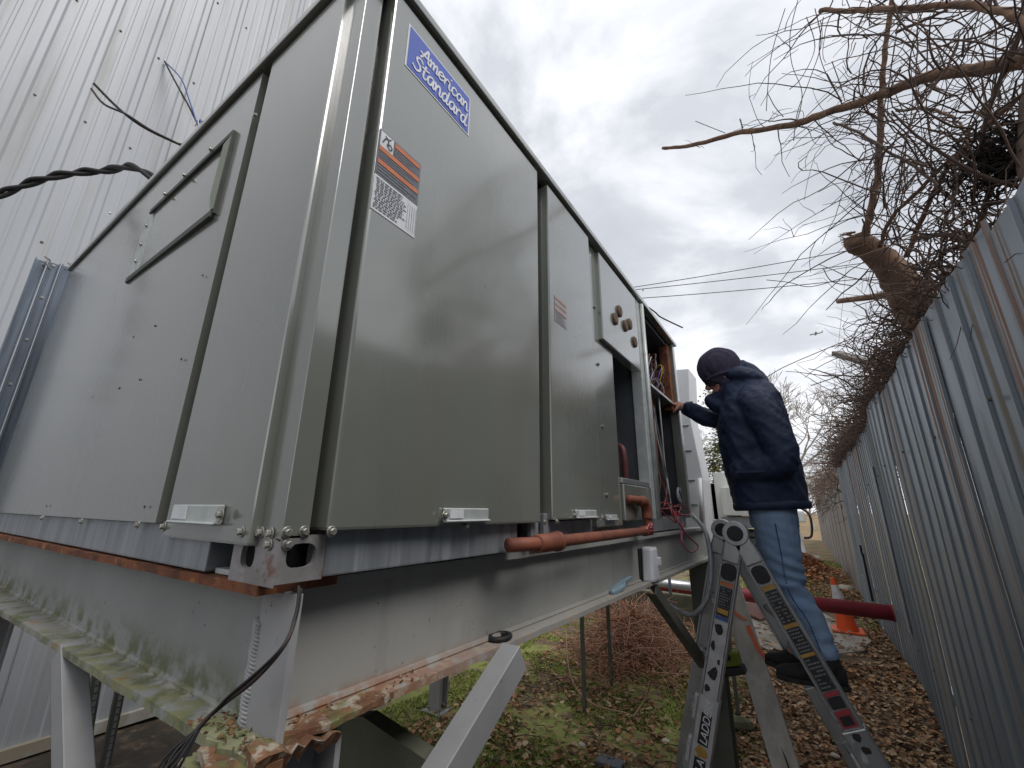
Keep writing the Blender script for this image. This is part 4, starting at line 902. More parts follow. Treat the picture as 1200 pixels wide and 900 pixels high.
on_stile(ldir,.668,.80,.052,stick_k,'sticker',.001,0,True); lad_text('GORILLA', .788, .047)
ec = ap+ldir*.650; ec.y = NY-.0350; mb = MB(); n_ = 11
mb.prism([ec+Vector((.026*(1+.25*math.sin(k*2.7))*math.cos(k*2*math.pi/n_),0,.028*(1+.25*math.cos(k*1.9))*math.sin(k*2*math.pi/n_))) for k in range(n_)], (0,-.0008,0)); mb.build('emblem', stick_y, lad)
for t in (.50,.62): 
    c = ap+ldir*t+Vector((-.062,0,0)); MB().bar(c, c+ldir*.07, .018, .03, (0,1,0)).build('lock_tab', alumw, lad, bevel=.004)
c = ap+rdir*.56+Vector((-.06,-.01,0)); MB().bar(c, c+rdir*.05, .014, .03, (0,1,0)).build('lock_tab', alumw, lad, bevel=.004)
# plank leaning behind the ladder
pl = empty('leaning_plank', (-.2,3.2,0), 'wide weathered grey plank with orange paint leaning behind the ladder', 'plank')
pA, pB = at(850,672,1,3.42), at(922,905,1,2.95); pB = pA+(pB-pA)*((pA.z-.01)/(pA.z-pB.z)); 
u = (pB-pA).normalized(); v = u.cross(Vector((0,1,0))).normalized(); v = v if v.x > 0 else -v; wN = u.cross(v).normalized(); wN = wN if wN.y < 0 else -wN
def on_plank(t0, t1, s0, s1, d0, d1, m, name): 
    a, b = pA.lerp(pB,t0), pA.lerp(pB,t1); return MB().prism([a+v*s0+wN*d0, a+v*s1+wN*d0, b+v*s1+wN*d0, b+v*s0+wN*d0], wN*(d1-d0)).build(name, m, pl, bevel=.003 if d1-d0 > .005 else 0, seg=1)
on_plank(-.10,1,-.065,.065,-.03,0,plank_m,'board')
mb = MB(); P = lambda t, s: pA.lerp(pB,t)+v*s+wN*.002
for st in (((.10,-.06),(.16,-.02),(.20,.035)), ((.22,.035),(.27,.045),(.31,.055),(.345,.09))):
    nn = len(st); pts = spline([P(*q) for q in st],6); 
    mb = MB(); mb.prism([p-v*.013 for p in pts]+[p+v*.013 for p in pts[::-1]], wN*.001); mb.build('paint_mark', spray, pl)
MB().prism([P(.60,.01), P(.63,.018), P(.86,.045), P(.86,.02)], wN*.0015).build('split', mat('split_dark',(0.05,0.025,0.02),rough=.9), pl)
MB().prism([P(.66,.028), P(.84,.06), P(.90,.05), P(.86,.03)], wN*.002).build('pale_insert', whitep, pl)
MB().tube(spline([P(.72,.075),P(.73,.11),P(.80,.115),P(.81,.078)],6), .006, 8).build('eyelet', zinc, pl, smooth=True)
# cordless tool behind the ladder
td = at(855,772,1,3.0); tool = empty('cordless_tool', td, 'green and black cordless tool behind the left ladder rail', 'power tool')
MB().limb([td+Vector((-.07,0,.07)), td+Vector((0,0,.01))], [.03,.035], 12).build('handle', rubber, tool, smooth=True)
hk = ap+ldir*.44+FO*((3.0-NY)/(FY-NY)); MB().tube(spline([td+Vector((-.07,0,.08)), td.lerp(hk,.6)+Vector((0,0,-.01)), hk+Vector((0,0,.02))],5), .005, 6).build('strap', rubber, tool, smooth=True)
MB().prism([td+Vector((-.06,-.03,-.05)), td+Vector((.06,-.03,-.02)), td+Vector((.05,-.03,.05)), td+Vector((-.04,-.03,.03))], (0,.07,0)).build('body', drill_g, tool, bevel=.012)
MB().prism([td+Vector((-.07,-.04,-.10)), td+Vector((.08,-.04,-.055)), td+Vector((.065,-.04,-.02)), td+Vector((-.065,-.04,-.055))], (0,.09,0)).build('battery', rubber, tool, bevel=.008)

# ------------------------------------------------------------------ person
PY = 2.88
per = empty('person', (-.08, PY, .90), 'person in navy coat, knit cap and jeans on the ladder reaching into the unit', 'person')
def pp(px, py, y=PY): return at(px, py, 1, y)
# body: one continuous figure (head, neck, trunk, arms, hand, legs)
hd = pp(846,441)
bm_ = MB(); rotH = Matrix.Rotation(R(-24),3,'Y')
bm_.ball(hd, .098,.078,.125, 20, 14, rotH)
bm_.ball(hd+rotH@Vector((-.035,0,-.075)), .062,.055,.055, 14, 10, rotH)
bm_.limb([hd+rotH@Vector((-.088,0,.005)), hd+rotH@Vector((-.112,0,-.022)), hd+rotH@Vector((-.098,0,-.032))], [.010,.017,.012], 8)
bm_.ball(hd+rotH@Vector((-.094,0,-.062)), .012,.026,.008, 8, 6, rotH); bm_.ball(hd+rotH@Vector((-.092,0,-.077)), .012,.024,.008, 8, 6, rotH)
for s in (-1,1): bm_.ball(hd+rotH@Vector((.01,s*.08,-.015)), .018,.010,.03, 8, 6, rotH)
nk = Vector((-.225,PY,2.40)); bm_.limb([hd+rotH@Vector((.02,0,-.06)), nk], [.058,.065], 14)
bm_.loft([((-.14,PY,1.66),(.10,0,0),(0,.15,0)),((-.15,PY,1.9),(.11,0,0),(0,.16,0)),((-.17,PY,2.2),(.12,0,0),(0,.17,0)),((-.19,PY,2.36),(.09,0,0),(0,.14,0)),((-.22,PY,2.43),(.06,0,0),(0,.06,0))], 20)
wr = pp(803,477,2.98); hn = pp(796,475,2.98)
shR = Vector((-.20,PY+.165,2.32)); elR = pp(838,492,3.02)
bm_.limb([shR, elR, wr], [.055,.045,.030], 12)
bm_.limb([wr, wr.lerp(hn,.9)+Vector((-.01,0,-.002))], [.028,.034], 12)
pc = hn+Vector((-.012,0,0))
for k, (dy, ln, dz) in enumerate(((-.030,.060,.012),(-.010,.070,.016),(.010,.066,.012),(.030,.052,.004))):
    a = pc+Vector((-.012,dy,.004)); b = a+Vector((-.030,dy*.1,dz)); c = b+Vector((-ln*.42,0,-.016)); d = c+Vector((-ln*.15,0,-.022)); bm_.limb([a,b,c,d], [.0105,.0100,.009,.008], 8)
a = pc+Vector((.012,-.028,-.010)); bm_.limb([a, a+Vector((-.016,-.012,-.026)), a+Vector((-.036,-.010,-.040))], [.012,.0105,.009], 8)
shL = Vector((-.13,PY-.20,2.30)); elL = pp(917,542,2.66); wrL = pp(866,553,2.70)
bm_.limb([shL, elL, wrL, wrL+Vector((.01,.05,-.02))], [.05,.043,.03,.03], 12)
hpL = Vector((-.13,PY-.085,1.70)); knL = pp(925,690,2.80); anL = pp(962,762,2.80)
hpR = Vector((-.14,PY+.085,1.70)); knR = pp(915,690,2.98); anR = pp(938,752,2.98)
for h, k_, a in ((hpL,knL,anL),(hpR,knR,anR)): bm_.limb([h,k_,a,a+Vector((-.04,0,-.05))], [.085,.055,.04,.035], 12)
body = link('body', remeshed(bm_, 'body', .0055, 2), skin, per)
for s in (-1,1): MB().ball(hd+rotH@Vector((-.088,s*.032,.012)), .010,.013,.009, 10, 7, rotH).build('eye', eyem, body, smooth=True)
# coat: trunk, both sleeves, collar and hood in one surface
def fold(co, n):
    f = mnoise.noise(Vector((co.x*7, co.y*7, co.z*4.5)))*.008-abs(mnoise.noise(Vector((co.x*9, co.y*7, co.z*13+co.x*10))))*.015+.003-abs(mnoise.noise(Vector((co.x*24+3, co.y*20, co.z*30-co.x*16))))*.006
    f += .006*math.sin(co.z*46+5*mnoise.noise(co*5))*max(0, mnoise.noise(co*3.3+Vector((4,1,2)))+.15)
    return f
cm = MB()
cm.loft([((-.140,PY,1.735),(.188,0,.008),(0,.215,0)),((-.143,PY,1.79),(.192,0,.01),(0,.222,0)),((-.155,PY,1.92),(.196,0,.01),(0,.232,0)),((-.168,PY,2.08),(.196,0,.01),(0,.238,0)),((-.172,PY,2.22),(.190,0,.02),(0,.238,0)),((-.165,PY,2.33),(.172,0,.03),(0,.215,0)),((-.175,PY,2.40),(.145,0,.03),(0,.165,0)),((-.20,PY,2.455),(.115,0,.02),(0,.115,0)),((-.22,PY,2.48),(.08,0,.02),(0,.085,0))], 28, 2.4)
cm.limb([Vector((-.17,PY+.15,2.33)), shR+Vector((-.03,.02,-.02)), elR+Vector((0,0,.002)), pp(806,479,2.98)], [.085,.088,.070,.050], 16)
cm.limb([Vector((-.14,PY-.14,2.33)), shL+Vector((.01,-.015,-.03)), shL.lerp(elL,.55)+Vector((.02,-.02,0)), elL+Vector((0,-.01,0)), wrL.lerp(elL,.25), wrL], [.082,.092,.088,.080,.070,.062], 16)
# collar (chin guard) and thrown-back hood
cm.limb([Vector((-.14,PY,2.44)), pp(838,468)+Vector((.03,0,0))], [.095,.062], 16)
cm.limb([Vector((-.25,PY,2.33)), pp(843,474), pp(833,468)], [.085,.068,.046], 16)
hc = pp(871,445); cm.ball(hc+Vector((.012,0,0)), .128,.150,.066, 18, 12, Matrix.Rotation(R(24),3,'Y')); cm.limb([pp(871,424), pp(862,440), pp(852,462)], [.022,.050,.060], 14); cm.limb([pp(871,425), pp(880,434), pp(889,445)], [.024,.045,.042], 14); cm.ball(pp(866,440,PY-.05), .07,.07,.05, 14, 10, Matrix.Rotation(R(30),3,'Y'))
coat = link('coat', remeshed(cm, 'coat', .0085, 5, fold), navy, per)
MB().loft([((-.140,PY,1.712),(.182,0,.008),(0,.208,0)),((-.140,PY,1.722),(.192,0,.008),(0,.219,0)),((-.140,PY,1.745),(.193,0,.008),(0,.220,0)),((-.142,PY,1.755),(.186,0,.008),(0,.212,0))], 32, 2.4).build('hem', navy, coat, smooth=True)
# sleeve cuff
cq = pp(806,479,2.98); MB().tube([cq+Vector((-.012,0,0)), cq+Vector((.03,0,-.004))], [.046,.052], 18).build('cuff', navy, coat, smooth=True)
MB().bar(pp(902,552,2.60)+Vector((0,0,.0)), pp(862,553,2.60), .012, .004, (0,1,0)).build('pocket_flap', navy, coat)
# jeans
def dfold(co, n):
    k = math.exp(-((co.z-1.36)/.10)**2)+.8*math.exp(-((co.z-1.06)/.06)**2)+.25
    return (mnoise.noise(Vector((co.x*9, co.y*6, co.z*30)))*.010+.004*math.sin(co.z*95+7*co.x*6+4*mnoise.noise(co*6)))*k
jm = MB()
jm.loft([((-.138,PY,1.62),(.118,0,0),(0,.175,0)),((-.138,PY,1.70),(.120,0,0),(0,.178,0)),((-.138,PY,1.80),(.118,0,0),(0,.172,0))], 22, 2.3)
for h, k_, a, sg in ((hpL,knL,anL,-1),(hpR,knR,anR,1)):
    mid = h.lerp(k_,.5); cal = k_.lerp(a,.45)+Vector((.015,0,0))
    jm.limb([h+Vector((0,0,-.02)), mid+Vector((-.005,0,0)), k_, cal, a+Vector((0,0,.025)), a+Vector((.005,0,-.045))], [.112,.098,.080,.073,.064,.062], 18)
jeans = link('jeans', remeshed(jm, 'jeans', .007, 4, dfold), denim, per)
sm_ = MB(); seam = [hpL+Vector((.005,-.118,-.06)), hpL.lerp(knL,.5)+Vector((.0,-.101,0)), knL+Vector((.0,-.083,0)), knL.lerp(anL,.5)+Vector((.015,-.074,0)), anL+Vector((.005,-.066,-.03))]
for p in spline(seam,14)[::1]: sm_.ball(p+Vector((0,.001,0)), .003,.004,.006, 6, 4)
sm_.build('side_seam', denim_d, jeans)
# shoes on the rung
def shoe(an, heel_px, toe_px, y):
    hb, tb = pp(*heel_px, y), pp(*toe_px, y); zf = .905; L_ = .30; u = Vector((-1,0,0)); h0 = Vector((hb.x, y, zf))
    s = MB(); S = lambda t: h0+u*L_*t
    s.loft([(S(.02)+Vector((0,0,.045)),(0,.030,0),(0,0,.038)),(S(.10)+Vector((0,0,.055)),(0,.040,0),(0,0,.052)),(S(.30)+Vector((0,0,.058)),(0,.042,0),(0,0,.056)),(S(.50)+Vector((0,0,.048)),(0,.044,0),(0,0,.045)),(S(.72)+Vector((0,0,.038)),(0,.050,0),(0,0,.035)),(S(.90)+Vector((0,0,.033)),(0,.042,0),(0,0,.029)),(S(.99)+Vector((0,0,.028)),(0,.022,0),(0,0,.016))], 18, 2.4)
    s.limb([S(.22)+Vector((0,0,.08)), an+Vector((.0,0,.03))], [.052,.054], 16)
    o = link('shoe', remeshed(s, 'shoe', .006, 4), shoe_m, per)
    q = MB(); pr = []
    for t, hw in ((0,.018),(.04,.034),(.15,.042),(.35,.040),(.5,.041),(.7,.052),(.85,.047),(.95,.032),(1.0,.012)): pr.append((t,hw))
    P_ = [S(t)+Vector((0,hw,0)) for t, hw in pr]+[S(t)+Vector((0,-hw,0)) for t, hw in pr[::-1]]
    q.prism([p+Vector((0,0,-.002)) for p in P_], (0,0,.022)); q.build('sole', sole_m, o, bevel=.004)
    for k in range(4): 
        c = S(.38+.07*k)+Vector((0,0,.098-.011*k)); MB().tube([c+Vector((0,-.024,-.006)), c+Vector((0,0,.002)), c+Vector((0,.024,-.006))], .0035, 6).build('lace', rubber, o)
shoe(anL, (995,795), (912,787), 2.79); shoe(anR, (975,785), (903,775), 2.985)
# knit cap
km = MB(); kc = pp(842,432)
km.ball(kc+Vector((.004,0,.006)), .132,.106,.132, 22, 16, rotH); km.ball(hd+rotH@Vector((.012,0,.0)), .116,.098,.085, 22, 14, rotH)
cap = link('knit_cap', remeshed(km, 'knit_cap', .006, 2, lambda co, n: .002*math.sin(co.y*240)+.004*mnoise.noise(co*14)), knit, per)
bd = MB(); ring = []
ax_ = rotH@Vector((0,0,1))
for k in range(33):
    a = 2*math.pi*k/32; ring.append(hd+rotH@Vector((.112*math.cos(a)+.010, .094*math.sin(a), -.012+.004*math.sin(2*a)-.020*math.cos(a))))
bd.tube(ring, .010, 10, False); bd.build('cap_brim', knit, cap, smooth=True)
# dark neck gaiter under the cap
ng = MB(); ng.limb([hd+rotH@Vector((.025,0,-.045)), hd+rotH@Vector((-.005,0,-.125))], [.088,.082], 16)
link('neck_gaiter', remeshed(ng, 'neck_gaiter', .008, 3, lambda co, n: .004*math.sin(co.z*120)), knit, per)

# ------------------------------------------------------------------ red pipe, cone, bramble heap, footing
rp = empty('red_pipe', (-.4,7.4,.55), 'red painted pipe crossing the alley into the metal fence', 'pipe')
p0, p1 = at(700,676,1,7.35), at(1050,719,1,7.35); MB().tube([p0, p1], .088, 18).build('pipe_run', redpipe_m, rp, smooth=True)
pm = at(822,691,1,7.35); MB().tube([p0+Vector((0,-.002,.012)), pm+Vector((0,-.002,.012))], .090, 18).build('foil_wrap', zinc, rp, smooth=True)
pj = at(896,700,1,7.35); MB().tube([pj+Vector((-.10,0,0)),pj+Vector((.10,0,0))], .104, 18).build('coupling', redpipe_m, rp, smooth=True, bevel=.01)
MB().tube([p1+Vector((-.04,0,0)),p1+Vector((.0,0,0))], .095, 18).build('wall_collar', redpipe_m, rp)
cc = at(994,740,2,0.047); cn = empty('traffic_cone', cc, 'orange traffic cone with white bands behind the red pipe', 'traffic cone')
MB().box(cc.x-.19,cc.x+.19,cc.y-.19,cc.y+.19,cc.z-.0,cc.z+.03).build('base', cone_o, cn, bevel=.02)
hC = at(984,680,1,cc.y).z-cc.z; rr_ = lambda t: .135*(1-t)+.028*t
for t0, t1, m, nm in ((0,.34,cone_o,'cone_body'),(.34,.50,cone_w,'band'),(.50,.58,cone_o,'cone_body'),(.58,.86,cone_w,'band'),(.86,1.0,cone_o,'cone_body')):
    lx = -.07
    MB().tube([cc+Vector((lx*t0,0,.03+hC*t0)), cc+Vector((lx*t1,0,.03+hC*t1))], [rr_(t0),rr_(t1)], 22).build(nm, m, cn, smooth=False)
bc = at(745,775,2,0); br = empty('bramble_heap', bc, 'heap of dry reddish brown bramble stems on the mossy ground', 'bramble')
mb = MB(); rg = random.Random(5)
brm = mat('bramble_stem', (0.17,0.08,0.05), island=[(0.18,0.095,0.065),(0.33,0.175,0.11),(0.42,0.26,0.18),(0.24,0.125,0.09),(0.40,0.17,0.09)], rough=.8)
for k in range(1500):
    r_ = abs(rg.gauss(0,.42)); a = rg.uniform(0,6.28); p = Vector((bc.x+r_*math.cos(a)*1.0, bc.y+r_*math.sin(a)*1.25, rg.uniform(0,.12)))
    top = max(.06,.55*math.exp(-(r_/.55)**2)); d = Vector((rg.gauss(0,1),rg.gauss(0,1),rg.uniform(.0,.9))); d.normalize(); q = [p]; l = rg.uniform(.05,.13)
    p = Vector((p.x,p.y,rg.uniform(.02,top))); q = [p]
    for s in range(5):
        d = (d+Vector((rg.gauss(0,.25),rg.gauss(0,.25),rg.gauss(-.12,.2)))).normalized(); p = p+d*l; p = Vector((p.x,p.y,max(.015,p.z))); q.append(p)
    w_ = rg.choice((.0025,.003,.004,.0055)); mb.tube(q, [w_,w_,w_*.9,w_*.8,w_*.7,w_*.5], 4, False)
tag(mb.build('stems', brm, br, smooth=True), kind='stuff')
mb = MB()
for k in range(900):
    r_ = abs(rg.gauss(0,.42)); a = rg.uniform(0,6.28); leaf(mb, Vector((bc.x+r_*math.cos(a), bc.y+r_*math.sin(a)*1.2, rg.uniform(.05,.62)*math.exp(-(r_/.55)**2)+.03)), rg.uniform(.02,.04), rg)
tag(mb.build('dry_leaves', mat('bramble_leaf',(0.2,0.08,0.04),island=[(0.25,0.09,0.05),(0.44,0.19,0.09),(0.20,0.085,0.05),(0.48,0.24,0.13)],rough=.8), br), kind='stuff')
for P, r_ in ((((995/1.0 and 663),738),(668,790),(690,822),(735,836)), .007), ((((764),790),(758,815),(742,840)), .006), (((695,700),(702,720),(715,760)), .006):
    q = [at(px,py,2,.10 if i else .35) for i, (px,py) in enumerate(P)]
    MB().tube(spline(q,6), [r_]*(6*(len(P)-1)+1), 6).build('long_cane', brm, br, smooth=True)
# low mossy concrete footing wall beyond the heap
a_, b_ = at(752,742,2,0), at(818,752,2,0)
tag(MB().box(-4.0,-1.35,7.7,7.95,-.05,.42).build('footing_wall', concm, bevel=.02), 'low dark mossy concrete footing wall behind the bramble heap', 'wall')
for i, (px, py) in enumerate(((707,738),(730,742),(790,742))):
    c = at(px,py,2,0); tag(MB().tube([c,c+Vector((0,0,1.2))], .022, 10).build('thin_leg', gch, smooth=True), ('thin galvanised leg under the unit, leftmost of three behind the bramble heap','thin galvanised leg under the unit, middle one of three behind the bramble heap','thin galvanised leg under the unit, rightmost one behind the bramble heap')[i], 'leg', 'thin galvanised legs')
# bits on the ground
def stone(px, py, s, m, name, label, cat):
    c = at(px,py,2,.03); mb = MB(); mb.ball(c, s, s*.8, s*.5, 9, 6); mb.v = [tuple(Vector(v)+Vector((0,0,.25*s*mnoise.noise(Vector(v)*9)))) for v in mb.v]; tag(mb.build(name, m, smooth=False), label, cat)
stone(863,848,.13,mat('stone_green',(0.15,0.16,0.075),(0.11,0.11,0.07),8,rough=.9,bump=.3),'mossy_stone','pale green mossy stone lying between ladder and plank','stone')
stone(979,886,.032,mat('stone_pale',(0.42,0.38,0.3),rough=.8),'pale_stone','small pale stone in the leaves beside the right ladder rail','stone')
stone(682,873,.028,mat('litter_pale',(0.5,0.47,0.42),rough=.7),'crumpled_litter','small crumpled pale litter on the moss below the knee brace','litter')
stone(780,868,.032,MATS['litter_pale'],'broken_chip','pale broken chip on the ground left of the ladder foot','litter')
stone(992,690,.16,MATS['stone_pale'],'rubble','pale broken rubble beside the fence near the traffic cone','rubble')
a = at(715,890,2,.05); tag(MB().box(a.x-.09,a.x+.09,a.y-.06,a.y+.06,.015,.045).build('slate_tile', mat('slate',(0.10,0.11,0.13),rough=.6), bevel=.008), 'dark grey tile lying in the moss at the bottom edge', 'tile')
a = at(880,712,2,.07); tag(MB().prism([at(857,712,2,.075),at(885,706,2,.075),at(905,716,2,.075),at(893,728,2,.075)], (0,0,.03)).build('red_board', mat('board_red',(0.22,0.10,0.075),(0.17,0.08,0.06),6,rough=.8), bevel=.004), 'flat reddish board lying on the concrete behind the ladder', 'board')

# ------------------------------------------------------------------ vines and trees over the fence
def grow(mb, p, d, l, n, r0, rg, wob=.25, grav=0.0, r1=None, sides=4, bendk=.10, clip=False):
    q = [p]; d = d.normalized(); bend = Vector((rg.gauss(0,1),rg.gauss(0,1),rg.gauss(0,1)))*bendk
    for s in range(n):
        d = (d+bend+Vector((rg.gauss(0,wob),rg.gauss(0,wob),rg.gauss(0,wob)-grav))).normalized(); p = p+d*l; q.append(p)
    r1 = r0*.35 if r1 is None else r1
    if clip:
        for i, v in enumerate(q):
            if v.z < 2.56 and v.x < fx(v.y)-.005: q = q[:i]; break
        n = len(q)-1
        if n < 2: return q
    mb.tube(q, [r0+(r1-r0)*i/n for i in range(n+1)], sides, False); return q
rg = random.Random(21); mb = MB(); mb2 = MB()
for k in range(3900):
    y = 1.75+rg.random()**.85*9.5; dens = 1 if y > 2.6 else .6
    if rg.random() > dens: continue
    tall = .70 if 2.7 < y < 7 else .42
    x = fx(y)+.05+abs(rg.gauss(.16,.16)); z = 2.45+rg.random()**1.9*tall
    d = Vector((rg.gauss(-.15,.7), rg.gauss(0,.8), rg.gauss(.35,.6)))
    r0 = rg.choice((.002,.0026,.0034,.0045,.006)) ; grow(mb, Vector((x,y,z)), d, rg.uniform(.03,.08)*(1+.06*y), 7, r0*(1+.06*y), rg, .36, .02, bendk=.20, clip=True)
for k in range(2600):   # matted growth right on the fence top
    y = 2.0+rg.random()**.9*9; grow(mb, Vector((fx(y)+.04+abs(rg.gauss(.06,.09)), y, 2.48+rg.random()**1.6*.34)), Vector((rg.gauss(-.2,.7),rg.gauss(0,.9),rg.gauss(.2,.6))), rg.uniform(.02,.045)*(1+.06*y), 6, rg.choice((.0022,.003,.0045))*(1+.06*y), rg, .4, .02, bendk=.25, clip=True)
for k in range(150):    # long heavier canes looping through the tangle
    y = 1.9+rg.random()**.9*8.5; x = fx(y)+.05+abs(rg.gauss(.1,.16)); z = 2.45+rg.random()*.45
    grow(mb, Vector((x,y,z)), Vector((rg.gauss(-.25,.5), rg.gauss(0,.9), rg.gauss(.5,.5))), rg.uniform(.05,.09)*(1+.02*y), 9, rg.choice((.004,.006,.009))*(1+.05*y), rg, .14, .07, bendk=.16, clip=True)
for k in range(2200):
    y = 2.3+rg.random()*8; x = fx(y)+.05+abs(rg.gauss(.15,.15)); z = 2.5+rg.random()**1.5*.6
    leaf(mb2, Vector((x,y,z)), rg.uniform(.015,.032)*(1+.06*y), rg)
vt = empty('vine_thicket', (.8,4.5,0), 'dense tangle of bare brown vines spilling over the top of the metal fence', 'vines')
tag(mb.build('vine_stems', vinem, vt, smooth=True), kind='stuff')
tag(mb2.build('withered_leaves', mat('withered_leaf',(0.15,0.06,0.04),island=[(0.08,0.035,0.025),(0.20,0.085,0.05),(0.13,0.055,0.035)],rough=.8), vt), kind='stuff')
# vines hanging over the far fence
mb = MB()
for k in range(700):
    y = rg.uniform(11.5,30); grow(mb, Vector((.78+abs(rg.gauss(0,.4)), y, 1.9+rg.random()*1.3)), Vector((rg.gauss(-.2,.7),rg.gauss(0,.8),rg.gauss(.3,.6))), .17, 6, .012, rg, .35, .05, sides=3)
tag(mb.build('far_vines', vinem), 'brown vine mass drooping over the far end of the fence', 'vines', kind='stuff')
# tree behind the fence: sawn leaning trunk and overhanging limbs
tree = empty('bare_tree', (1.15,3.2,0), 'bare brown tree with sawn trunk leaning over the fence top', 'tree')
tp = [Vector((1.25,3.3,0)), Vector((1.12,3.3,1.6)), at(1090,385,1,3.3), at(1062,345,1,3.25), at(1040,310,1,3.2), at(1003,282,1,3.15)]
tr_ = spline(tp,6); MB().tube([p+Vector((rg.uniform(-.008,.008),)*3) for p in tr_], [(.155-.085*min(1,i/(len(tr_)-1)*1.15))*(1+.16*mnoise.noise(Vector((i*.9,3,0)))) for i in range(len(tr_))], 14).build('trunk', bark, tree, smooth=True)
e_ = at(1000,280,1,3.15); mb = MB()
for k in range(16): a = rg.uniform(0,6.28); mb.tube([e_+Vector((rg.uniform(-.02,.02),0,rg.uniform(-.05,.05))), e_+Vector((-.03-rg.random()*.05,0,.02+rg.uniform(-.06,.05)))], [.008,.002], 5)
mb.build('splintered_end', bark, tree)
tw = MB()
def limb_px(pts, Y0, Y1, r0, r1, name='limb', twigs=20, tl=.4, m=bark, down=.0):
    n = len(pts); q = [at(px,py,1,Y0+(Y1-Y0)*i/(n-1)) for i, (px,py) in enumerate(pts)]; s = spline(q,6)
    s = [p+Vector((rg.uniform(-.004,.004),rg.uniform(-.004,.004),rg.uniform(-.004,.004))) for p in s]
    MB().tube(s, [(r0+(r1-r0)*i/(len(s)-1))*(1+.22*mnoise.noise(Vector((i*.8,r0*99,0)))) for i in range(len(s))], 9).build(name, m, tree, smooth=True)
    for k in range(twigs):
        i = rg.randrange(2,len(s)-1); t = (s[i]-s[i-1]).normalized(); d = (t*rg.uniform(-.4,1)+Vector((rg.gauss(0,.7),rg.gauss(0,.7),rg.gauss(-down,.8))))
        qq = grow(tw, s[i], d, tl*rg.uniform(.06,.17), 9, rg.uniform(.0026,.0055), rg, .14, .05, .0014)
        for j in range(rg.randrange(0,3)):
            jj = rg.randrange(2,7); grow(tw, qq[jj], Vector((rg.gauss(0,1),rg.gauss(0,1),rg.gauss(0,1))), tl*.07, 5, .0022, rg, .25, .03, .001)
    return s
limb_px([(1215,68),(1150,80),(1090,90),(1030,112),(970,132),(920,148),(860,157),(812,170),(777,174)], 1.95, 3.05, .028, .012, twigs=26, tl=.42, down=.1)
limb_px([(1215,38),(1180,15),(1120,6),(1050,10),(1000,12),(962,12)], 1.85, 2.3, .016, .011, twigs=20, tl=.5, down=.3)
limb_px([(1202,225),(1197,170),(1203,120),(1206,72),(1202,30),(1206,-30)], 1.9, 1.9, .014, .012, 'limb', 20, .5, m=twigm)
limb_px([(1012,284),(1022,240),(1030,190),(1032,130),(1036,70),(1045,0),(1048,-30)], 3.12, 2.6, .022, .010, twigs=22, tl=.5)
limb_px([(1030,290),(1045,255),(1075,225),(1110,190),(1140,165),(1170,130)], 3.1, 2.2, .011, .008, twigs=20, tl=.5)
limb_px([(1062,300),(1085,245),(1105,205),(1135,170),(1165,140),(1200,110)], 3.0, 2.0, .013, .009, twigs=20, tl=.5)
limb_px([(1145,275),(1158,220),(1150,170),(1165,110),(1190,50),(1205,0)], 2.2, 1.9, .010, .006, twigs=24, tl=.5, m=twigm)
limb_px([(976,144),(1010,158),(1045,180),(1085,205),(1130,250)], 2.8, 2.3, .008, .006, twigs=18, tl=.4, m=twigm)
limb_px([(1075,280),(1110,275),(1135,285),(1160,300)], 2.6, 2.2, .012, .009, twigs=24, tl=.4, m=twigm)
limb_px([(1050,130),(1090,128),(1125,145),(1135,175),(1120,200)], 2.7, 2.3, .008, .004, twigs=12, tl=.3, m=bark)
limb_px([(1050,38),(1080,25),(1110,12)], 2.4, 2.3, .008, .006, twigs=5, tl=.3, m=twigm)
for P in (((935,0),(926,40),(928,75),(940,110),(932,150)), ((955,10),(962,50),(950,90),(935,130),(930,165)), ((920,10),(905,60),(900,100),(898,130)), ((965,20),(960,60),(972,95),(985,115)), ((945,20),(955,55),(940,90),(925,105)), ((900,110),(908,125),(918,137)), ((815,142),(835,150),(850,156)), ((975,72),(985,100),(990,118))):
    q = [at(px,py,1,2.75) for px,py in P]; tw.tube(spline(q,5), .0028, 4, False)
for k in range(210):    # fine hanging shoots in the upper right
    px, py = rg.uniform(985,1215), rg.uniform(-20,290)
    if px < 985+max(0,(py-150))*.2: continue
    p = at(px,py,1,rg.uniform(1.9,3.0)); grow(tw, p, Vector((rg.gauss(-.2,.6),rg.gauss(0,.5),rg.gauss(.2,.8))), rg.uniform(.03,.10), 9, rg.uniform(.002,.0048), rg, .15, .03, .0012)
for P in (((888,450),(915,432),(970,408),(1000,396)), ((950,452),(985,440),(1010,430)), ((898,328),(925,331),(950,336),(990,325)), ((965,315),(975,330),(1000,335))):
    q = [at(px,py,1,5.0) for px,py in P]; tw.tube(spline([p for p in q],5), .005, 4, False)
tag(tw.build('twigs', twigm, tree, smooth=True), kind='stuff')
nb = at(1180,188,1,2.0); nm_ = MB()
for k in range(420):
    p = nb+Vector((rg.gauss(0,.05),rg.gauss(0,.05),rg.gauss(0,.05))); grow(nm_, p, Vector((rg.gauss(0,1),rg.gauss(0,1),rg.gauss(0,.6))), .025, 4, .004, rg, .3)
tag(nm_.build('twig_nest', mat('nest_dark',(0.022,0.018,0.016),(0.04,0.03,0.025),30,rough=.95)), 'dark clump of twigs like a nest above the fence at the right edge', 'nest', kind='stuff')
# grey cut rail end sticking out of the vines
a, b = at(980,414,1,5.2), at(1040,432,1,4.6); tag(MB().bar(a, b, .09, .05).build('grey_rail', polewood, bevel=.006), 'short grey rail end sticking out of the vines over the fence', 'rail')
a, b = at(982,353,1,5.4), at(1045,345,1,5.0); tag(MB().tube([a, b], [.028,.035], 8).build('dead_branch', bark, smooth=True), 'pale broken branch sticking out level from the vine tangle', 'branch')

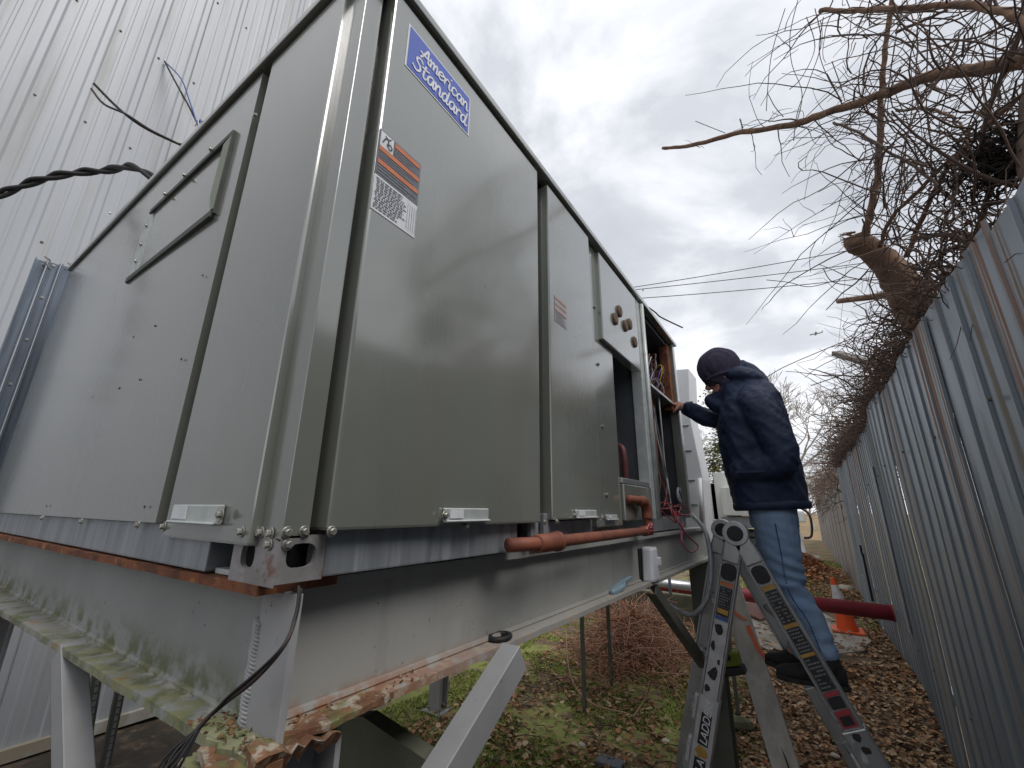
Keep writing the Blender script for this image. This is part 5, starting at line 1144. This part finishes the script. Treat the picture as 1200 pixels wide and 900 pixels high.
# ------------------------------------------------------------------ background
def bg_tree(base, H, seed, name, label, spread=.75, levels=7, r=.16):
    rg = random.Random(seed); t = empty(name, base, label, 'tree', 'trees behind the alley'); tk = MB(); cr_ = MB()
    def rec(p, d, l, r, lev):
        q = [p]; dd = d
        for s in range(3): dd = (dd+Vector((rg.gauss(0,.10),rg.gauss(0,.10),.05))).normalized(); p = p+dd*l/3; q.append(p)
        (tk if lev < 2 else cr_).tube(q, [r, r*.9, r*.8, r*.68], 6 if lev < 3 else 3, False)
        if lev >= levels: return
        for k in range(rg.choice((2,3,3)) if lev else 4):
            e = (dd+Vector((rg.gauss(0,spread),rg.gauss(0,spread),rg.gauss(.12,.35)))).normalized(); rec(q[-1] if k else q[-2].lerp(q[-1],.5), e, l*rg.uniform(.68,.86), max(r*.62,.014), lev+1)
    rec(Vector(base), Vector((0,0,1)), H*.24, r, 0)
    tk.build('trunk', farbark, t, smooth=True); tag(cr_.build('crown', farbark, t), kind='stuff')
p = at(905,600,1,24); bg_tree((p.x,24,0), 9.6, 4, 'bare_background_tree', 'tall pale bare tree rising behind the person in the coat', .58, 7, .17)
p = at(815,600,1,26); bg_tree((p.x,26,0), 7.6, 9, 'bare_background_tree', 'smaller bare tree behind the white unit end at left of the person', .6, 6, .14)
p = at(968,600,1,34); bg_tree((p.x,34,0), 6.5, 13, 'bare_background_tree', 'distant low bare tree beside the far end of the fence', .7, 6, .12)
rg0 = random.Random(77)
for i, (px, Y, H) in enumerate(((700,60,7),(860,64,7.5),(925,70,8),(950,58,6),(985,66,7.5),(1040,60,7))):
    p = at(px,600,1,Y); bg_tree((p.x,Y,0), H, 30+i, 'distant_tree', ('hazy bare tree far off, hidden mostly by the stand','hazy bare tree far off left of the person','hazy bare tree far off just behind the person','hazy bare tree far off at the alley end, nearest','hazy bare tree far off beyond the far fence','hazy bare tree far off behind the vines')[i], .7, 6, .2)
mb = MB()
for k in range(2600):
    a = rg0.uniform(0,6.28); r_ = abs(rg0.gauss(0,.5)); x = -.15+r_*math.cos(a)*1.1; y = 15.5+r_*math.sin(a)*2.4; leaf(mb, Vector((x,y,.02+.55*math.exp(-(r_/.55)**2)*rg0.random()**.5)), rg0.uniform(.05,.10), rg0)
tag(mb.build('leaf_mound', mat('orange_leaf',(0.4,0.18,0.08),island=[(0.40,0.16,0.07),(0.52,0.26,0.13),(0.30,0.13,0.06),(0.46,0.20,0.10)],rough=.8)), 'low mound of orange brown leaves further down the alley', 'leaves', kind='stuff')
et = at(838,600,1,15); ev = empty('evergreen_bush', (et.x,15,0), 'leafy olive green evergreen behind the cream units', 'bush')
mb = MB(); rg = random.Random(8); ec0 = at(836,548,1,15)
cl_ = [(ec0+Vector((rg.gauss(0,.62),rg.gauss(0,.7),rg.gauss(0,.70)))) for _ in range(44)]
for c in cl_:
    s = rg.uniform(.18,.42)
    for k in range(170): v = Vector((rg.gauss(0,1),rg.gauss(0,1),rg.gauss(0,1))); leaf(mb, c+v*s*.55, rg.uniform(.05,.10), rg)
tag(mb.build('crown', everg, ev), kind='stuff')
MB().tube([(et.x,15,0),(et.x+.1,15,1.4),(ec0.x,15,ec0.z)], [.12,.09,.04], 8).build('trunk', bark, ev, smooth=True)
# white and cream equipment behind the unit end
u2 = empty('white_cabinet', (-.9,4.1,1.2), 'tall white sheet metal cabinet directly behind the open unit end', 'cabinet')
c1 = at(807,432,1,3.9); c2 = at(824,562,1,3.9); c3 = at(809,490,1,3.9); c4 = at(826,618,1,3.9)
MB().prism([(-1.9,3.9,1.35),(c4.x,3.9,1.35),(c2.x,3.9,c2.z),(c3.x,3.9,c3.z),(c1.x,3.9,c1.z),(c1.x-.12,3.9,c1.z+.01),(-1.9,3.9,c1.z+.01)], (0,.35,0)).build('side_panel', whitep, u2, bevel=.004, seg=1)
for z in (1.75,1.95,2.2,2.42): MB().box(-1.9,c3.x-.02,3.892,3.90,z,z+.006).build('panel_joint', gch, u2)
MB().tube([at(820,560,1,3.86), at(822,612,1,3.86)], .016, 8).build('riser_tube', whitep, u2, smooth=True)
for x_, y_ in ((-1.85,4.0),(c1.x-.05,4.0),(-1.85,4.65),(c1.x-.05,4.65)): MB().box(x_-.015,x_+.015,y_-.015,y_+.015,0,1.34).build('leg', steel_drk, u2)
MB().box(-1.9,c1.x+.02,3.92,4.75,1.30,1.345).build('support_frame', steel_drk, u2)
u3 = empty('cream_unit', (-1.6,8.5,1.2), 'cream coloured equipment unit on a low frame behind the person', 'air conditioner')
def fb(name, x0, x1, y0, y1, Y, dp, m, par=u3): a = at(x0,y1,1,Y); b = at(x1,y0,1,Y); return MB().box(a.x,b.x,Y,Y+dp,a.z,b.z).build(name, m, par, bevel=.012)
fb('rear_panel', 818,838,566,612,8.9,.6,cream); fb('rear_panel', 842,858,553,609,8.8,.5,cream); fb('dark_gap', 837,842,566,612,8.9,.3,stick_b)
fb('main_box', 848,905,570,604,8.4,1.2,cream); fb('base_rail', 846,905,606,618,8.5,1.0,cond_m); fb('rail', 820,850,609,612,8.2,.1,zinc)
for z in (624,632,641): fb('frame_rail', 846,905,z,z+4,8.6,.8,steel_drk)
fb('valve', 829,845,612,620,8.3,.2,pipe_m)
for px in (850,880,905): a = at(px,620,1,8.9); MB().box(a.x-.04,a.x+.04,8.85,8.95,0,a.z).build('leg', steel_leg, u3)
wp = at(943,657,2,0); wpo = empty('white_post', wp, 'white metal post with clamp on a concrete foot down the alley', 'post')
MB().bar(wp, wp+Vector((-.35,0,3.2)), .26, .26).build('pole', whitep, wpo, bevel=.02); MB().box(wp.x-.5,wp.x+.5,wp.y-.4,wp.y+.4,0,.16).build('foot', conc, wpo, bevel=.03)
MB().box(wp.x-.50,wp.x+.25,wp.y-.25,wp.y+.2,1.35,1.75).build('clamp', whitep, wpo, bevel=.05); MB().tube(spline([wp+Vector((.1,-.2,1.9)),wp+Vector((.4,-.2,1.6)),wp+Vector((.35,-.2,.9)),wp+Vector((.1,-.2,.8))],5), .04, 6).build('cable', wirem, wpo, smooth=True)
# utility poles and lines
def upole(px, top_py, Y, label):
    a = at(px,top_py,1,Y); t = empty('utility_pole', (a.x,Y,0), label, 'utility pole', 'utility poles down the alley')
    MB().tube([(a.x,Y,0),(a.x,Y,a.z)], [.16,.11], 10).build('pole', polewood, t, smooth=True)
    for dz, wd in ((.5,1.1),(1.3,.9)): MB().bar((a.x-wd,Y-.1,a.z-dz),(a.x+wd,Y-.1,a.z-dz), .1,.12).build('crossarm', polewood, t)
    for k in (-.9,-.45,.45,.9): MB().tube([(a.x+k,Y-.1,a.z-.45),(a.x+k,Y-.1,a.z-.22)], [.05,.03], 6).build('insulator', cond_m, t)
    return a
upole(979,488,46,'utility pole with crossarms rising beyond the vines, nearer of two'); upole(962,560,95,'small distant utility pole at the far end of the alley')
for i, (pa, pb, lb) in enumerate((((742,337),(1010,290),'topmost of three overhead power lines against the sky'),((742,340),(1010,308),'middle of three overhead power lines against the sky'),((748,350),(1010,326),'lowest of three overhead power lines against the sky'))):
    A0, B0 = at(*pa,1,22), at(*pb,1,26); A0 = A0+(A0-B0)*.6; B0 = B0+(B0-A0)*.5; q = [A0.lerp(B0,t/16)-Vector((0,0,.35*(1-(t/8-1)**2))) + Vector((0,0,.28)) for t in range(17)]
    tag(MB().tube(q, .021, 5).build('power_line', wirem, smooth=True), lb, 'power line', 'overhead power lines')
q = [at(992,310,1,30), at(985,380,1,33), at(978,450,1,38), at(970,540,1,44)]; tag(MB().tube(q, .012, 5).build('guy_wire', cond_m), 'thin guy wire slanting down beside the vine tangle', 'wire')
# roof edge wire on the unit top
q = [at(757,358,0,-.8), at(768,366,0,-.75), at(775,372,0,-.72), at(800,384,0,-.6)]; tag(MB().tube(spline(q,5), .006, 5).build('roof_antenna_wire', wirebr, smooth=True), 'bent wire sticking up from the far roof edge of the unit', 'wire')
# airliner far off in the cloud
ac = at(957,391,1,520); pln = empty('airliner', ac, 'tiny airliner flying in the cloudy sky above the alley', 'airplane'); gpl = mat('plane_grey',(0.35,0.37,0.4),rough=.5)
MB().limb([ac+Vector((-5.5,0,0)), ac+Vector((5,0,.3))], [.8,.6], 8).build('fuselage', gpl, pln, smooth=True)
MB().prism([ac+Vector((-1,-7,.2)),ac+Vector((1.2,0,-.2)),ac+Vector((-1,7,.2)),ac+Vector((-2.2,0,-.2))], (0,0,.3)).build('wing', gpl, pln); MB().prism([ac+Vector((3.6,0,.4)),ac+Vector((5.4,0,.4)),ac+Vector((6,0,2.6)),ac+Vector((5.2,0,2.6))], (0,.25,0)).build('tail_fin', gpl, pln)
